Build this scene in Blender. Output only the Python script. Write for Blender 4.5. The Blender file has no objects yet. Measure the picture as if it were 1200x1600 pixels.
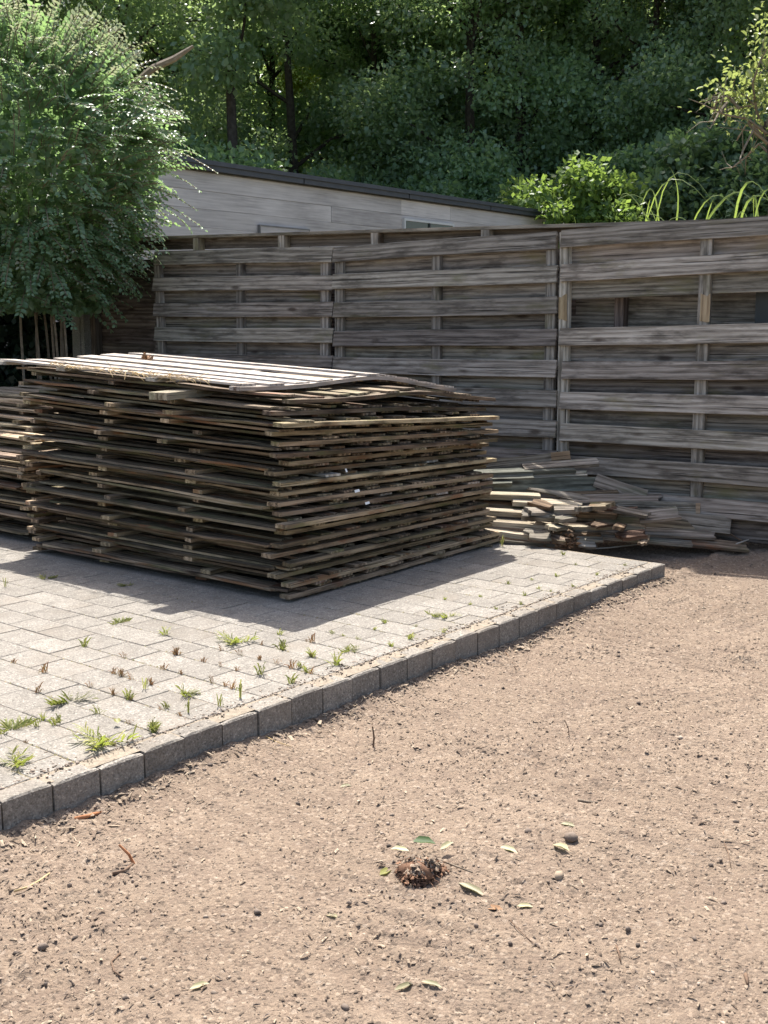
import bpy, math, random
import numpy as np
from mathutils import Matrix, Vector

# ---------------------------------------------------------------- camera, light, exposure
S = bpy.context.scene
C = S.collection
FPX, HY, CH = 1800.0, 505.0, 1.40          # focal length in photo pixels, horizon row, eye height
TH = math.atan((800 - HY) / FPX)
cam = bpy.data.cameras.new('camera'); cam_o = bpy.data.objects.new('camera', cam); C.objects.link(cam_o)
cam.sensor_fit = 'VERTICAL'; cam.sensor_height = 36.0; cam.lens = 36.0 * FPX / 1600.0
cam.clip_start = 0.05; cam.clip_end = 2000
cam_o.location = (0, 0, CH); cam_o.rotation_euler = (math.pi / 2 - TH, 0, 0)
S.camera = cam_o

SUN_EL, SUN_AZ = math.radians(58.5), math.radians(-9)      # azimuth from +Y towards +X
W = bpy.data.worlds.new('World'); S.world = W; W.use_nodes = True
nt = W.node_tree; nt.nodes.clear()
sky = nt.nodes.new('ShaderNodeTexSky'); sky.sky_type = 'NISHITA'; sky.sun_disc = False
sky.sun_elevation = SUN_EL; sky.sun_rotation = SUN_AZ; sky.dust_density = 4.0; sky.ozone_density = 0.5; sky.air_density = 1.0
bg = nt.nodes.new('ShaderNodeBackground'); bg.inputs['Strength'].default_value = 0.125
wo = nt.nodes.new('ShaderNodeOutputWorld')
nt.links.new(sky.outputs[0], bg.inputs[0]); nt.links.new(bg.outputs[0], wo.inputs[0])
sun = bpy.data.lights.new('sun', 'SUN'); sun.energy = 4.6; sun.angle = math.radians(0.55); sun.color = (1, .965, .905)
sun_o = bpy.data.objects.new('sun', sun); C.objects.link(sun_o)
sdir = Vector((math.sin(SUN_AZ) * math.cos(SUN_EL), math.cos(SUN_AZ) * math.cos(SUN_EL), math.sin(SUN_EL)))
sun_o.rotation_euler = sdir.to_track_quat('Z', 'Y').to_euler(); sun_o.location = sdir * 50
S.view_settings.view_transform = 'Standard'; S.view_settings.look = 'None'; S.view_settings.gamma = 1
S.view_settings.use_curve_mapping = False
S.view_settings.exposure = 1.14
try:
    S.cycles.max_bounces = 6; S.cycles.diffuse_bounces = 3; S.cycles.glossy_bounces = 2; S.cycles.transmission_bounces = 4; S.cycles.volume_bounces = 0
except Exception: pass

rnd = random.Random(7)
NP = np.random.default_rng(11)

# ---------------------------------------------------------------- helpers
def ray(px, py):
    d = Vector((0, math.cos(TH), -math.sin(TH))); u = Vector((0, math.sin(TH), math.cos(TH)))
    return d + Vector((1, 0, 0)) * ((px - 600) / FPX) - u * ((py - 800) / FPX)
EYE = Vector((0, 0, CH))
def atz(px, py, z):
    r = ray(px, py); return EYE + r * ((z - CH) / r.z)
def aty(px, py, Y):
    r = ray(px, py); return EYE + r * (Y / r.y)
def atplane(px, py, p, n):
    r = ray(px, py); return EYE + r * ((p - EYE).dot(n) / r.dot(n))
def proj(p):
    q = Vector(p) - EYE
    w = q.y * math.cos(TH) - q.z * math.sin(TH)
    return 600 + FPX * q.x / w, 800 - FPX * (q.y * math.sin(TH) + q.z * math.cos(TH)) / w

def mesh(name, verts, faces, mat=None, smooth=False):
    me = bpy.data.meshes.new(name); me.from_pydata([tuple(v) for v in verts], [], faces); me.update()
    if mat: me.materials.append(mat)
    if smooth: me.polygons.foreach_set('use_smooth', [True] * len(me.polygons))
    return me
def fastmesh(name, V, Fq, mat=None, smooth=False):
    """V (n,3) array, Fq (m,k) array of indices, all faces with k corners"""
    V = np.asarray(V, np.float32); Fq = np.asarray(Fq, np.int32)
    me = bpy.data.meshes.new(name); me.vertices.add(len(V)); me.vertices.foreach_set('co', V.ravel())
    m, k = Fq.shape
    me.loops.add(m * k); me.loops.foreach_set('vertex_index', Fq.ravel())
    me.polygons.add(m); me.polygons.foreach_set('loop_start', np.arange(0, m * k, k, dtype=np.int32))
    try: me.polygons.foreach_set('loop_total', np.full(m, k, np.int32))
    except Exception: pass
    if smooth: me.polygons.foreach_set('use_smooth', np.ones(m, bool))
    if mat: me.materials.append(mat)
    me.update(calc_edges=True); me.validate()
    return me
def link(name, me, parent=None, M=None, label=None, cat=None, group=None, kind=None):
    o = bpy.data.objects.new(name, me); C.objects.link(o)
    if parent is not None: o.parent = parent
    if M is not None: o.matrix_local = M if isinstance(M, Matrix) else Matrix.Translation(M)
    if label: o['label'] = label
    if cat: o['category'] = cat
    if group: o['group'] = group
    if kind: o['kind'] = kind
    return o
def frame(origin, ex, ez):
    """matrix with local X along ex, local Z close to ez"""
    ex = Vector(ex).normalized(); ez = Vector(ez); ey = ez.cross(ex).normalized(); ez = ex.cross(ey)
    M = Matrix((ex, ey, ez)).transposed().to_4x4(); M.translation = origin
    return M
def tube(path, radii, n=6):
    V, Fc = [], []
    path = [Vector(p) for p in path]
    for i, p in enumerate(path):
        t = (path[min(i + 1, len(path) - 1)] - path[max(i - 1, 0)]).normalized()
        a = t.cross(Vector((0.31, 0.17, 0.93))); a = a.normalized() if a.length > 1e-4 else Vector((1, 0, 0)); b = t.cross(a)
        for k in range(n):
            an = 2 * math.pi * k / n
            V.append(p + (a * math.cos(an) + b * math.sin(an)) * radii[i])
    for i in range(len(path) - 1):
        for k in range(n):
            k2 = (k + 1) % n
            Fc.append((i * n + k, i * n + k2, (i + 1) * n + k2, (i + 1) * n + k))
    Fc.append(tuple(range(n))[::-1]); Fc.append(tuple((len(path) - 1) * n + k for k in range(n)))
    return V, Fc
def merge(parts):
    V, Fc = [], []
    for v, f in parts:
        b = len(V); V += list(v); Fc += [tuple(i + b for i in q) for q in f]
    return V, Fc
def boxm(x0, x1, y0, y1, z0, z1):
    V = [(x, y, z) for z in (z0, z1) for y in (y0, y1) for x in (x0, x1)]
    return V, [(0, 2, 3, 1), (4, 5, 7, 6), (0, 1, 5, 4), (2, 6, 7, 3), (0, 4, 6, 2), (1, 3, 7, 5)]

# ---------------------------------------------------------------- materials
class NB:
    def __init__(s, name):
        s.m = bpy.data.materials.new(name); s.m.use_nodes = True; s.t = s.m.node_tree; s.t.nodes.clear()
        s.out = s.n('ShaderNodeOutputMaterial')
    def n(s, ty, **kw):
        x = s.t.nodes.new(ty)
        for k, v in kw.items(): setattr(x, k, v)
        return x
    def put(s, sock, v):
        if hasattr(v, 'node'): s.t.links.new(v, sock)
        elif isinstance(v, (tuple, list)) and len(v) == 3 and sock.type == 'RGBA': sock.default_value = (*v, 1)
        else: sock.default_value = v
    def noise(s, vec, scale, detail=4, rough=.55, dist=0):
        x = s.n('ShaderNodeTexNoise'); s.put(x.inputs['Vector'], vec)
        for k, v in (('Scale', scale), ('Detail', detail), ('Roughness', rough), ('Distortion', dist)): s.put(x.inputs[k], v)
        return x.outputs['Fac']
    def voro(s, vec, scale, out='Distance', rand=1.0):
        x = s.n('ShaderNodeTexVoronoi'); s.put(x.inputs['Vector'], vec); s.put(x.inputs['Scale'], scale); s.put(x.inputs['Randomness'], rand)
        return x.outputs[out]
    def vmul(s, vec, k):
        x = s.n('ShaderNodeVectorMath', operation='MULTIPLY'); s.put(x.inputs[0], vec); x.inputs[1].default_value = k; return x.outputs[0]
    def vadd(s, a, b):
        x = s.n('ShaderNodeVectorMath', operation='ADD'); s.put(x.inputs[0], a); s.put(x.inputs[1], b); return x.outputs[0]
    def math(s, op, a, b=0.0, clamp=False):
        x = s.n('ShaderNodeMath', operation=op); x.use_clamp = clamp; s.put(x.inputs[0], a); s.put(x.inputs[1], b); return x.outputs[0]
    def rng(s, v, a, b, c=0.0, d=1.0):
        x = s.n('ShaderNodeMapRange'); s.put(x.inputs[0], v)
        for i, k in enumerate((a, b, c, d)): x.inputs[i + 1].default_value = k
        return x.outputs[0]
    def mix(s, f, a, b, mode='MIX'):
        x = s.n('ShaderNodeMix', data_type='RGBA', blend_type=mode); s.put(x.inputs[0], f); s.put(x.inputs[6], a); s.put(x.inputs[7], b); return x.outputs[2]
    def ramp(s, v, stops):
        x = s.n('ShaderNodeValToRGB'); s.put(x.inputs[0], v); cr = x.color_ramp
        while len(cr.elements) < len(stops): cr.elements.new(0.5)
        for e, (p, c) in zip(cr.elements, stops): e.position = p; e.color = (*c, 1)
        return x.outputs[0]
    def hsv(s, col, h=.5, sat=1.0, val=1.0):
        x = s.n('ShaderNodeHueSaturation'); s.put(x.inputs['Color'], col); s.put(x.inputs['Hue'], h); s.put(x.inputs['Saturation'], sat); s.put(x.inputs['Value'], val); return x.outputs[0]
    def bump(s, h, strength=.4, dist=.003):
        x = s.n('ShaderNodeBump'); s.put(x.inputs['Height'], h); x.inputs['Strength'].default_value = strength; x.inputs['Distance'].default_value = dist; return x.outputs[0]
    def bsdf(s, col, rough=.85, normal=None, spec=.25):
        x = s.n('ShaderNodeBsdfPrincipled'); s.put(x.inputs['Base Color'], col); s.put(x.inputs['Roughness'], rough); s.put(x.inputs['Specular IOR Level'], spec)
        if normal is not None: s.put(x.inputs['Normal'], normal)
        return x.outputs[0]
    def done(s, sh): s.put(s.out.inputs['Surface'], sh); return s.m
    def objvec(s, spread=(31.0, 17.0, 9.0)):
        tc = s.n('ShaderNodeTexCoord'); oi = s.n('ShaderNodeObjectInfo')
        cx = s.n('ShaderNodeCombineXYZ')
        for i, k in enumerate(spread): s.put(cx.inputs[i], s.math('MULTIPLY', oi.outputs['Random'], k))
        return s.vadd(tc.outputs['Object'], cx.outputs[0]), oi.outputs['Random'], tc.outputs['Object']

def wood(name, dark, mid, light, moss=None, moss_amt=.5, var=(.8, 1.2), knots=True, rot=None, bumpd=.0035, sat=1.0):
    b = NB(name); v, r, raw = b.objvec()
    g = b.noise(b.vmul(v, (2.4, 60, 60)), 2.0, 7, .68)
    g2 = b.noise(b.vmul(v, (3, 170, 170)), 1.5, 4, .6)
    br = b.noise(b.vmul(v, (1.3, 7, 7)), 1.6, 5, .6, .2)
    wv = b.n('ShaderNodeTexWave', wave_type='BANDS', bands_direction='Y')
    b.put(wv.inputs['Vector'], b.vmul(v, (.10, 1, 1)))
    for k, q in (('Scale', 9.), ('Distortion', 4.5), ('Detail', 2.), ('Detail Scale', 1.6)): wv.inputs[k].default_value = q
    f = b.math('ADD', b.math('MULTIPLY', g, .55), b.math('ADD', b.math('MULTIPLY', wv.outputs['Fac'], .16), b.math('ADD', b.math('MULTIPLY', br, .35), b.math('MULTIPLY', g2, .18))))
    col = b.ramp(b.rng(f, .43, .80), [(0.0, dark), (.45, mid), (1.0, light)])
    blot = b.noise(b.vmul(v, (3.5, 14, 14)), 1.0, 4, .65)
    col = b.mix(b.rng(blot, .50, .66, 0, .75), col, dark)
    crack = b.rng(b.noise(b.vmul(v, (1.1, 75, 75)), 1.3, 3, .5), .33, .39, 1, 0)
    col = b.mix(b.math('MULTIPLY', crack, .85), col, tuple(c * .3 for c in dark))
    if knots:
        kd = b.voro(b.vmul(v, (2.6, 8.5, 2)), 1.0)
        kn = b.rng(kd, .07, .17, 1, 0)
        col = b.mix(b.math('MULTIPLY', kn, .8), col, (dark[0] * .55, dark[1] * .42, dark[2] * .36))
    if moss:
        mn = b.noise(b.vmul(v, (2.0, 6, 6)), 1.3, 5, .6)
        col = b.mix(b.rng(mn, .62 - moss_amt * .3, .75 - moss_amt * .15, 0, .75), col, moss)
    if rot:
        rn = b.noise(b.vmul(v, (1.4, 4, 4)), 1.7, 3, .6)
        col = b.mix(b.rng(rn, .58, .66, 0, .8), col, rot)
    x = b.math('FRACT', b.math('MULTIPLY', r, 7.31))
    col = b.hsv(col, b.math('ADD', b.math('MULTIPLY', b.math('FRACT', b.math('MULTIPLY', r, 3.7)), .03), .485), sat, b.math('ADD', b.math('MULTIPLY', x, var[1] - var[0]), var[0]))
    h = b.math('ADD', b.math('MULTIPLY', g, 1.0), b.math('ADD', b.math('MULTIPLY', g2, .5), b.math('MULTIPLY', crack, -1.2)))
    return b.done(b.bsdf(col, .82, b.bump(h, .5, bumpd), .2))

M_fence = wood('fence_wood', (.090, .076, .060), (.30, .260, .212), (.52, .465, .395), moss=(.20, .175, .10), moss_amt=.12, var=(.7, 1.25))
M_fenced = wood('dark_fence_wood', (.075, .064, .053), (.225, .197, .166), (.40, .36, .312), moss=(.15, .135, .08), moss_amt=.12, var=(.65, 1.25))
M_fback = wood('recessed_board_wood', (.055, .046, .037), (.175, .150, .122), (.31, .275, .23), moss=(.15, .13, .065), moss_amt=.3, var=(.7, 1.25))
M_wall = wood('wall_wood', (.060, .045, .037), (.155, .122, .102), (.27, .222, .19), var=(.75, 1.2), knots=True)
M_stack = wood('stack_wood', (.036, .026, .017), (.160, .119, .079), (.37, .29, .20), moss=(.10, .105, .045), moss_amt=.36, var=(.6, 1.35), rot=(.17, .085, .04))
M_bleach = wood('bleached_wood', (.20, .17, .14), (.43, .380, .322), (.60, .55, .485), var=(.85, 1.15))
M_pale = wood('pale_wood', (.15, .12, .08), (.34, .285, .205), (.50, .43, .33), moss=(.26, .25, .15), moss_amt=.2, var=(.8, 1.1))
M_fresh = wood('tan_wood', (.20, .14, .08), (.34, .25, .15), (.45, .35, .22), var=(.9, 1.1), knots=False)
M_grey = wood('grey_plank_wood', (.080, .066, .050), (.225, .192, .152), (.40, .35, .285), moss=(.15, .16, .10), moss_amt=.25, var=(.7, 1.2))
M_dgrn = wood('damp_green_wood', (.045, .045, .035), (.12, .122, .098), (.22, .22, .178), var=(.8, 1.2))
M_rot = wood('rotten_wood', (.055, .033, .020), (.135, .085, .052), (.27, .18, .11), var=(.8, 1.2), knots=False, bumpd=.008)

def concrete(name, c0, c1, dirt, scale=1.0, var=(.9, 1.1)):
    b = NB(name); v, r, raw = b.objvec((7, 5, 3))
    a = b.noise(v, 9 * scale, 5, .6); f = b.noise(v, 160, 3, .7); st = b.noise(v, 3.2, 4, .6)
    col = b.mix(b.rng(a, .3, .7), c0, c1)
    cell = b.voro(v, 150, 'Color'); sp = b.n('ShaderNodeSeparateColor'); b.put(sp.inputs[0], cell)
    col = b.mix(b.rng(sp.outputs[0], .86, .92, 0, .6), col, tuple(min(1, c * 1.5) for c in c1))
    col = b.mix(b.rng(sp.outputs[1], .88, .93, 0, .6), col, tuple(c * .45 for c in c0))
    col = b.mix(b.rng(f, .35, .62, .75, 0), col, tuple(c * .5 for c in c0))
    md = b.noise(v, 28, 4, .7); col = b.mix(b.rng(md, .5, .7, 0, .45), col, tuple(c * .6 for c in c0))
    col = b.mix(b.rng(st, .5, .72, 0, .6), col, dirt)
    col = b.hsv(col, .5, 1, b.math('ADD', b.math('MULTIPLY', r, var[1] - var[0]), var[0]))
    h = b.math('ADD', f, b.math('MULTIPLY', b.voro(v, 130), .7))
    return b.done(b.bsdf(col, .9, b.bump(h, .6, .0025), .2))
M_paver = concrete('paver_concrete', (.232, .210, .181), (.325, .298, .260), (.195, .165, .132), var=(.90, 1.06))
M_kerb = concrete('kerb_concrete', (.21, .188, .16), (.31, .28, .24), (.22, .18, .14), var=(.9, 1.12))
M_post = concrete('concrete_post', (.30, .285, .25), (.42, .40, .36), (.25, .25, .18))

def dirt():
    b = NB('dirt'); tc = b.n('ShaderNodeTexCoord'); v = tc.outputs['Object']
    big = b.noise(v, .9, 4, .6); md = b.noise(v, 7, 5, .65); fn = b.noise(v, 55, 5, .7); vf = b.noise(v, 260, 3, .7)
    col = b.mix(b.rng(big, .35, .65), (.205, .155, .114), (.272, .209, .156))
    col = b.mix(b.rng(md, .42, .66, 0, .8), col, (.185, .138, .105))
    bg2 = b.noise(v, 1.7, 5, .65); col = b.mix(b.rng(bg2, .48, .66, 0, .7), col, (.185, .138, .102))
    col = b.mix(b.rng(fn, .52, .70, 0, .8), col, (.165, .120, .092))
    col = b.mix(b.rng(fn, .28, .42, .7, 0), col, (.38, .305, .235))
    col = b.mix(b.rng(vf, .55, .72, 0, .55), col, (.12, .09, .07))
    cell = b.voro(v, 95, 'Color'); sp = b.n('ShaderNodeSeparateColor'); b.put(sp.inputs[0], cell)
    col = b.mix(b.rng(sp.outputs[0], .91, .94, 0, .3), col, (.46, .38, .30))
    col = b.mix(b.rng(sp.outputs[1], .92, .95, 0, .7), col, (.09, .07, .055))
    h = b.math('ADD', b.math('MULTIPLY', fn, 1.0), b.math('ADD', b.math('MULTIPLY', vf, .45), b.math('MULTIPLY', b.voro(v, 90), .5)))
    return b.done(b.bsdf(col, .95, b.bump(h, .9, .009), .1))
M_dirt = dirt()

def plain(name, c0, c1, scale=20, rough=.8, bump=.0, spec=.3, isl=False):
    b = NB(name); tc = b.n('ShaderNodeTexCoord'); f = b.noise(tc.outputs['Object'], scale, 4, .6)
    if isl:
        g = b.n('ShaderNodeNewGeometry'); f = b.math('ADD', b.math('MULTIPLY', f, .3), b.math('MULTIPLY', g.outputs['Random Per Island'], .7))
    return b.done(b.bsdf(b.mix(b.rng(f, .15 if isl else .3, .85 if isl else .7), c0, c1), rough, b.bump(f, .5, bump) if bump else None, spec))
M_sand = plain('joint_sand', (.17, .14, .105), (.30, .25, .19), 60, .95, .004)
M_soil = plain('far_ground', (.10, .085, .05), (.16, .14, .08), 3, .95)
M_peb = plain('pebbles', (.12, .092, .070), (.40, .32, .25), 60, .9, .002, isl=True)
M_moss = plain('joint_moss', (.10, .095, .045), (.24, .20, .12), 40, .95, isl=True)
M_grain = plain('soil_grains', (.145, .106, .077), (.29, .222, .163), 40, .95, isl=True)
M_clod = plain('dark_clods', (.06, .047, .038), (.24, .185, .145), 60, .9, .003, isl=True)
M_chip = plain('wood_chips', (.13, .09, .062), (.44, .35, .25), 40, .9, isl=True)
M_bark = plain('bark', (.035, .028, .022), (.09, .075, .06), 12, .95, .02)
M_stem = plain('shrub_stem', (.16, .12, .085), (.28, .23, .17), 25, .85)
M_twig = plain('twig', (.09, .055, .035), (.20, .13, .085), 40, .85)
M_redtw = plain('red_twig', (.30, .12, .05), (.42, .19, .09), 60, .8)
M_dryleaf = plain('dry_leaf', (.16, .075, .035), (.40, .24, .13), 30, .8, isl=True)
M_root = plain('root_ball', (.06, .03, .018), (.25, .14, .085), 90, .95, .006, isl=True)
M_straw = plain('straw', (.40, .27, .11), (.66, .50, .27), 30, .8, isl=True)
M_white = plain('white_paper', (.72, .72, .70), (.82, .82, .80), 30, .6)
M_roof = plain('roof_trim_metal', (.055, .060, .068), (.075, .08, .09), 8, .5)
M_frame = plain('window_frame', (.55, .55, .53), (.62, .62, .60), 8, .5)
M_hatch = plain('hatch_trim', (.16, .155, .15), (.22, .21, .20), 8, .6)
M_dframe = plain('dark_frame', (.04, .045, .045), (.06, .065, .065), 8, .5)
M_cable = plain('pale_cable', (.28, .25, .21), (.38, .34, .29), 30, .8)
def glassm():
    b = NB('window_glass'); x = b.n('ShaderNodeBsdfPrincipled'); x.inputs['Base Color'].default_value = (.03, .05, .045, 1); x.inputs['Roughness'].default_value = .06
    x.inputs['Specular IOR Level'].default_value = .8; return b.done(x.outputs[0])
M_glass = glassm()
def clad():
    b = NB('house_cladding'); v, r, raw = b.objvec()
    g = b.noise(b.vmul(v, (.8, 20, 20)), 2.0, 6, .65); br = b.noise(b.vmul(v, (.7, 1.5, 3)), 1.2, 4, .6)
    f = b.math('ADD', b.math('MULTIPLY', g, .5), b.math('MULTIPLY', br, .5))
    col = b.ramp(b.rng(f, .36, .64), [(0, (.34, .315, .30)), (.5, (.52, .485, .46)), (1, (.64, .60, .57))])
    col = b.hsv(col, .5, 1, b.math('ADD', b.math('MULTIPLY', r, .28), .84))
    return b.done(b.bsdf(col, .8, b.bump(g, .3, .003), .2))
M_clad = clad()
def leafm(name, stops, trans, tw=.4, rough=.45, spec=.35, var=.25):
    b = NB(name); g = b.n('ShaderNodeNewGeometry'); tc = b.n('ShaderNodeTexCoord'); oi = b.n('ShaderNodeObjectInfo')
    ns = b.noise(tc.outputs['Object'], 1.3, 3, .6)
    f = b.math('ADD', b.math('MULTIPLY', g.outputs['Random Per Island'], .6), b.math('MULTIPLY', ns, .4))
    col = b.ramp(f, stops)
    val = b.math('ADD', b.math('MULTIPLY', oi.outputs['Random'], var), 1 - var / 2)
    col = b.hsv(col, .5, 1, val)
    tr = b.n('ShaderNodeBsdfTranslucent'); b.put(tr.inputs['Color'], b.hsv(b.mix(b.math('MULTIPLY', g.outputs['Random Per Island'], .5), trans, col), .5, 1, val))
    mx = b.n('ShaderNodeMixShader'); mx.inputs[0].default_value = tw
    b.put(mx.inputs[1], b.bsdf(col, rough, None, spec)); b.put(mx.inputs[2], tr.outputs[0])
    return b.done(mx.outputs[0])
L_bush = leafm('bush_leaf', [(.1, (.095, .175, .092)), (.55, (.175, .280, .155)), (.9, (.26, .37, .215))], (.38, .58, .19), .42, .45, .9)
L_tip = leafm('bush_tip_leaf', [(.1, (.20, .27, .17)), (.62, (.30, .35, .24)), (.9, (.46, .36, .31))], (.42, .48, .24), .35, .4, .5)  # pinkish young leaves, lightened to paint sun sheen on the shrub top
L_for = leafm('forest_leaf', [(.1, (.105, .185, .120)), (.5, (.185, .285, .170)), (.9, (.27, .37, .21))], (.50, .66, .22), .50, .42, .8, .35)
L_und = leafm('understorey_leaf', [(.1, (.080, .140, .080)), (.5, (.14, .215, .120)), (.9, (.20, .28, .14))], (.24, .38, .10), .45, .45, .4, .4)
L_back = leafm('sunny_back_leaf', [(.1, (.05, .085, .025)), (.5, (.085, .14, .038)), (.9, (.13, .19, .05))], (.46, .56, .10), .6, .5, .3, .4)
L_lite = leafm('light_shrub_leaf', [(.1, (.06, .115, .035)), (.5, (.105, .18, .05)), (.9, (.17, .26, .07))], (.32, .45, .08), .45, .45, .4)
L_yel = leafm('yellowish_leaf', [(.1, (.09, .14, .05)), (.5, (.17, .22, .075)), (.9, (.27, .30, .11))], (.42, .50, .14), .45, .45, .4)
L_grs = leafm('reed_blade', [(.1, (.09, .15, .04)), (.5, (.15, .23, .06)), (.9, (.30, .33, .13))], (.38, .50, .09), .5, .4, .5)
L_weed = leafm('weed_leaf', [(.1, (.09, .12, .035)), (.45, (.21, .22, .065)), (.9, (.42, .36, .15))], (.35, .42, .07), .35, .5, .3, .6)
L_wred = leafm('reddish_weed_leaf', [(.1, (.16, .07, .045)), (.5, (.25, .13, .075)), (.9, (.24, .22, .09))], (.35, .2, .08), .3, .5, .3, .5)
L_dark = leafm('shade_leaf', [(.1, (.010, .020, .014)), (.5, (.018, .034, .02)), (.9, (.03, .05, .03))], (.05, .09, .02), .25, .45, .4)  # near-black leaf colour paints the shade behind the big shrub
L_fall = leafm('fallen_leaf', [(.1, (.20, .19, .09)), (.5, (.34, .31, .17)), (.9, (.46, .40, .26))], (.3, .32, .14), .2, .5, .3, .6)

# ---------------------------------------------------------------- ground
K0 = Vector((-1.046, 2.968, 0)); KA = math.radians(39.14)
KD = Vector((math.sin(KA), math.cos(KA), 0)); KN = Vector((-math.cos(KA), math.sin(KA), 0))   # along the kerb, to its left
K_END = 4.08
PZ = 0.11                                                                                       # top of the paving

def lattice(shape, cell, seed):
    """smooth value noise on a grid of given shape, one lattice cell spans `cell` samples (cy,cx)"""
    g = np.random.default_rng(seed); ny, nx = shape; cy, cx = cell
    L = g.random((int(ny / cy) + 3, int(nx / cx) + 3))
    y = np.arange(ny) / cy; x = np.arange(nx) / cx
    iy = y.astype(int); ix = x.astype(int); fy = y - iy; fx = x - ix
    fy = fy * fy * (3 - 2 * fy); fx = fx * fx * (3 - 2 * fx)
    a = L[iy][:, ix]; b = L[iy][:, ix + 1]; c = L[iy + 1][:, ix]; d = L[iy + 1][:, ix + 1]
    fx = fx[None]; fy = fy[:, None]
    return (a * (1 - fx) + b * fx) * (1 - fy) + (c * (1 - fx) + d * fx) * fy - .5
GX0, GX1, GY0, GY1, GS = -3.2, 4.2, 0.9, 8.3, 0.0135
gx = np.arange(GX0, GX1, GS); gy = np.arange(GY0, GY1, GS); XX, YY = np.meshgrid(gx, gy); shp = XX.shape
def sstep(a, b, x): t = np.clip((x - a) / (b - a), 0, 1); return t * t * (3 - 2 * t)
al = (XX - K0.x) * KD.x + (YY - K0.y) * KD.y; pe = (XX - K0.x) * KN.x + (YY - K0.y) * KN.y
ZZ = .035 * sstep(2.2, 4.1, al) + .06 * sstep(4.2, 5.2, al)
ZZ += .040 * lattice(shp, (60, 75), 1) + .022 * lattice(shp, (22, 26), 2)
rip = lattice(shp, (40, 40), 3)
ZZ += .0062 * np.sin((XX * 0.62 + YY * 1.0) * 2 * np.pi / .115 + 16 * lattice(shp, (70, 90), 4)) * np.clip(.1 + 2.6 * rip, 0, 1)
ZZ += .0042 * np.sin((XX * -0.5 + YY * 1.0) * 2 * np.pi / .085 + 16 * lattice(shp, (60, 80), 14)) * np.clip(-.05 - 2.4 * rip, 0, 1)
cl = lattice(shp, (7, 7), 5) + .7 * lattice(shp, (3.2, 3.2), 6); rough = np.clip(.5 + 2.4 * lattice(shp, (40, 44), 7), .08, 1.5)
ZZ += .019 * np.clip(cl, -.2, 1) * rough
ZZ += .0065 * (NP.random(shp) - .5) * (.3 + rough)
ZZ += .018 * sstep(.10, 0, -pe) * (pe < 0.02)                       # soil heaped against the kerb
for (px, py, hgt, rad) in [(660, 1352, .020, .11), (850, 1330, .016, .16), (250, 1330, .012, .12), (900, 1010, .015, .12), (760, 1240, .012, .2), (1010, 1300, .014, .25)]:
    p = atz(px, py, 0); ZZ += hgt * np.exp(-((XX - p.x) ** 2 + (YY - p.y) ** 2) / (2 * rad * rad))
under = (pe > .03) & (al < K_END - .05) & (al > -3)
ZZ = np.where(under, np.minimum(ZZ, .05), ZZ)
edge = np.minimum(np.minimum(XX - GX0, GX1 - XX), np.minimum(YY - GY0, GY1 - YY)); ZZ -= .12 * sstep(.25, 0, edge)
def gz(x, y):
    i = min(max(int((y - GY0) / GS + .5), 0), shp[0] - 1); j = min(max(int((x - GX0) / GS + .5), 0), shp[1] - 1); return float(ZZ[i, j])
idx = np.arange(shp[0] * shp[1]).reshape(shp)
quads = np.stack([idx[:-1, :-1], idx[:-1, 1:], idx[1:, 1:], idx[1:, :-1]], -1).reshape(-1, 4)
link('dirt_ground', fastmesh('dirt_ground', np.stack([XX, YY, ZZ], -1).reshape(-1, 3), quads, M_dirt, True), kind='structure')
V, Fc = [], []
R_ = [(-400, -60), (400, -60), (400, 600), (-400, 600)]
link('ground', mesh('ground', [(x, y, -.06) for x, y in R_], [(0, 1, 2, 3)], M_soil), kind='structure')

def blob_field(pts, sizes, seed, squash=.65):
    """many small irregular stones as one vertex/face array"""
    g = np.random.default_rng(seed); t = (1 + 5 ** .5) / 2
    I = np.array([(-1, t, 0), (1, t, 0), (-1, -t, 0), (1, -t, 0), (0, -1, t), (0, 1, t), (0, -1, -t), (0, 1, -t), (t, 0, -1), (t, 0, 1), (-t, 0, -1), (-t, 0, 1)], float) / math.hypot(1, t)
    IF = np.array([(0, 11, 5), (0, 5, 1), (0, 1, 7), (0, 7, 10), (0, 10, 11), (1, 5, 9), (5, 11, 4), (11, 10, 2), (10, 7, 6), (7, 1, 8), (3, 9, 4), (3, 4, 2), (3, 2, 6), (3, 6, 8), (3, 8, 9), (4, 9, 5), (2, 4, 11), (6, 2, 10), (8, 6, 7), (9, 8, 1)])
    n = len(pts); Q = I[None] * (1 + .85 * (g.random((n, 12, 1)) - .5))
    sc = np.stack([.7 + .6 * g.random(n), .6 + .5 * g.random(n), squash * (.7 + .6 * g.random(n))], -1)
    Q = Q * sc[:, None] * np.asarray(sizes)[:, None, None]
    an = g.random(n) * 6.283; c, s = np.cos(an)[:, None], np.sin(an)[:, None]
    X = Q[..., 0] * c - Q[..., 1] * s; Y = Q[..., 0] * s + Q[..., 1] * c
    Q = np.stack([X, Y, Q[..., 2]], -1) + np.asarray(pts)[:, None]
    return Q.reshape(-1, 3), (IF[None] + 12 * np.arange(n)[:, None, None]).reshape(-1, 3)
def on_dirt(n, seed, near=1.0, dens=None):
    g = random.Random(seed); out = []
    while len(out) < n:
        x = g.uniform(-1.6, 3.3); y = 1.7 + (7.1 - 1.7) * g.random() ** near
        p = Vector((x, y, 0)) - K0; a, e = p.dot(KD), p.dot(KN)
        if e > -.01 and a < K_END: continue
        if e > 2.2: continue
        if dens and g.random() > dens(x, y): continue
        out.append((x, y, gz(x, y)))
    return np.array(out)
dn = lambda x, y: float(np.clip(.18 + 1.8 * (.5 + lattice_at(x, y)) - .45, .08, 1))
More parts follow.
